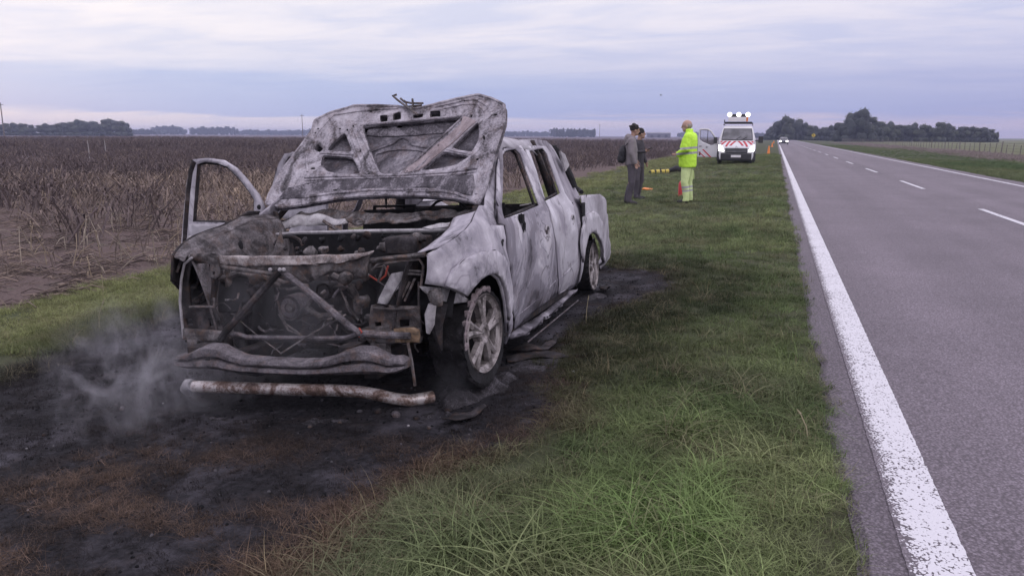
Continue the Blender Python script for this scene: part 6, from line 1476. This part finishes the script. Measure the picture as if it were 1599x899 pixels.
# molten debris and sheet scraps
def scrap(px, z_, m, name, lab, amp=.03, th=.008, step=.03, cat='scrap'):
    po = [tuple(qw(u, v, z_)[:2]) for u, v in px]
    return MB().sheet(po, lambda a, b: (a, b, float(gz(a, b)) + .02 + amp * (.6 + mnoise.noise(Vector((a * 9, b * 9, z_ * 30))))), [], step).build(name, m, thick=th, label=lab, cat=cat)
scrap([(690, 668), (712, 655), (735, 655), (757, 646), (760, 651), (738, 663), (712, 668)], -.07, M_dark, 'burnt_plastic_strip', 'thin curled black strip on the ash right of the fallen tube')
scrap([(790, 560), (820, 553), (850, 551), (875, 557), (888, 562), (868, 565), (845, 562), (812, 566), (793, 568)], -.05, M_dark, 'burnt_floor_sheet', 'flat dark burnt sheet lying beside the running board', .008)
scrap([(795, 548), (820, 541), (845, 545), (862, 536), (868, 528), (872, 531), (866, 543), (850, 551), (820, 553)], -.04, M_dark, 'twisted_trim_strip', 'twisted dark grey trim strip at the foot of the running board', .035)
scrap([(935, 452), (948, 450), (955, 456), (946, 462), (936, 460)], -.05, M_dark, 'melted_lamp_scrap', 'melted scrap on the ground at the rear wheel', .05)
for k, (u, v, s_, m_) in enumerate(((617, 651, .030, M_beam), (182, 633, .016, M_beam), (190, 640, .02, M_beam), (531, 661, .014, M_brk), (485, 668, .014, M_brk), (590, 645, .025, M_dark), (700, 642, .025, M_dark), (70, 680, .02, M_dark), (42, 702, .008, M_ash), (44, 796, .006, M_ash), (638, 666, .008, M_ash), (895, 583, .008, M_wht), (670, 670, .014, M_brk), (238, 568, .012, M_beam), (292, 560, .014, M_beam), (255, 630, .008, M_ash), (650, 655, .02, M_dark))):
    p_ = stand(u, v); b = MB(); b.ell((0, 0, 0), (s_, s_ * .8, s_ * .7), 8, 6)
    b.v = [tuple(np.array(p) * (1 + .5 * mnoise.noise(Vector(p) / s_ * .8 + Vector((k, 0, 0))))) for p in b.v]
    o = b.build('ash_clod', m_, label=('pale ash lump just below the right half of the fallen tube' if k == 0 else 'white plastic crumb in the grass behind the front wheel' if k == 11 else 'small ash lump lying on the charred ground in front of the truck'), cat='ash lump', group='ash lumps on the burnt ground'); o.location = (p_[0], p_[1], p_[2] + s_ * .4)

# ================================================================== SMOKE
def smoke(name, c, size, dens, lab, seed=0.0, scale=2.2, lo=.48):
    o = MB().box((0, 0, 0), size).build(name, None, smooth=False, label=lab, cat='smoke', kind='stuff'); o.location = c
    m = bpy.data.materials.new(name); m.use_nodes = True; nt = m.node_tree; nt.nodes.clear(); out = N(nt, 'ShaderNodeOutputMaterial'); pv = N(nt, 'ShaderNodeVolumePrincipled'); L(nt, pv.outputs[0], out.inputs['Volume'])
    pv.inputs['Color'].default_value = (.86, .84, .92, 1); pv.inputs['Anisotropy'].default_value = .2
    tc = N(nt, 'ShaderNodeTexCoord'); mp = N(nt, 'ShaderNodeMapping'); mp.inputs['Location'].default_value = (seed, seed, 0); mp.inputs['Scale'].default_value = (1, 1, .6); L(nt, tc.outputs['Object'], mp.inputs[0])
    n = N(nt, 'ShaderNodeTexNoise', i_Scale=scale, i_Detail=5.0, i_Roughness=.6, i_Distortion=1.2); L(nt, mp.outputs[0], n.inputs['Vector'])
    mg = N(nt, 'ShaderNodeMapping'); mg.inputs['Scale'].default_value = (2 / size[0], 2 / size[1], 2 / size[2]); L(nt, tc.outputs['Object'], mg.inputs[0])
    ln = N(nt, 'ShaderNodeVectorMath', operation='LENGTH'); L(nt, mg.outputs[0], ln.inputs[0])
    fo = N(nt, 'ShaderNodeMapRange', clamp=True); fo.interpolation_type = 'SMOOTHSTEP'; L(nt, ln.outputs['Value'], fo.inputs[0]); fo.inputs[1].default_value = 1.0; fo.inputs[2].default_value = .1
    nr = N(nt, 'ShaderNodeMapRange', clamp=True); L(nt, n.outputs[0], nr.inputs[0]); nr.inputs[1].default_value = lo; nr.inputs[2].default_value = lo + .25
    L(nt, math_(nt, 'MULTIPLY', math_(nt, 'MULTIPLY', fo.outputs[0], nr.outputs[0]), dens), pv.inputs['Density'])
    o.data.materials.append(m); return o
pw = qw(235, 600, .08); smoke('smoke_wisp', (float(pw[0]) - .0, float(pw[1]) + .15, .16), (1.6, 1.7, 1.0), 6.0, 'lavender smoke wisp rising from the ground at the left front corner of the truck', 1.0, 4.2, .52)
pw = TM @ np.array([.55, -.05, .55]) + TP; smoke('smoke_wisp', tuple(pw), (1.5, 1.1, .9), .45, 'thin smoke hanging in front of the engine bay of the burnt truck', 5.0, 2.2, .4)
pw = qw(700, 615, .05); smoke('smoke_wisp', (float(pw[0]), float(pw[1]), .12), (.5, .5, .3), 1.2, 'thin smoke wisp between the fallen tube and the front wheel', 9.0, 3.0, .42)
# ================================================================== HAZE
hb = MB().box((0, 1500, 9.5), (5200, 3300, 22.0)).build('haze', None, smooth=False, kind='stuff')
hm = bpy.data.materials.new('haze'); hm.use_nodes = True; nt = hm.node_tree; nt.nodes.clear(); out = N(nt, 'ShaderNodeOutputMaterial'); pv = N(nt, 'ShaderNodeVolumePrincipled'); L(nt, pv.outputs[0], out.inputs['Volume'])
pv.inputs['Color'].default_value = (.64, .69, .98, 1); pv.inputs['Density'].default_value = .0004; pv.inputs['Anisotropy'].default_value = .2
hb.data.materials.append(hm)
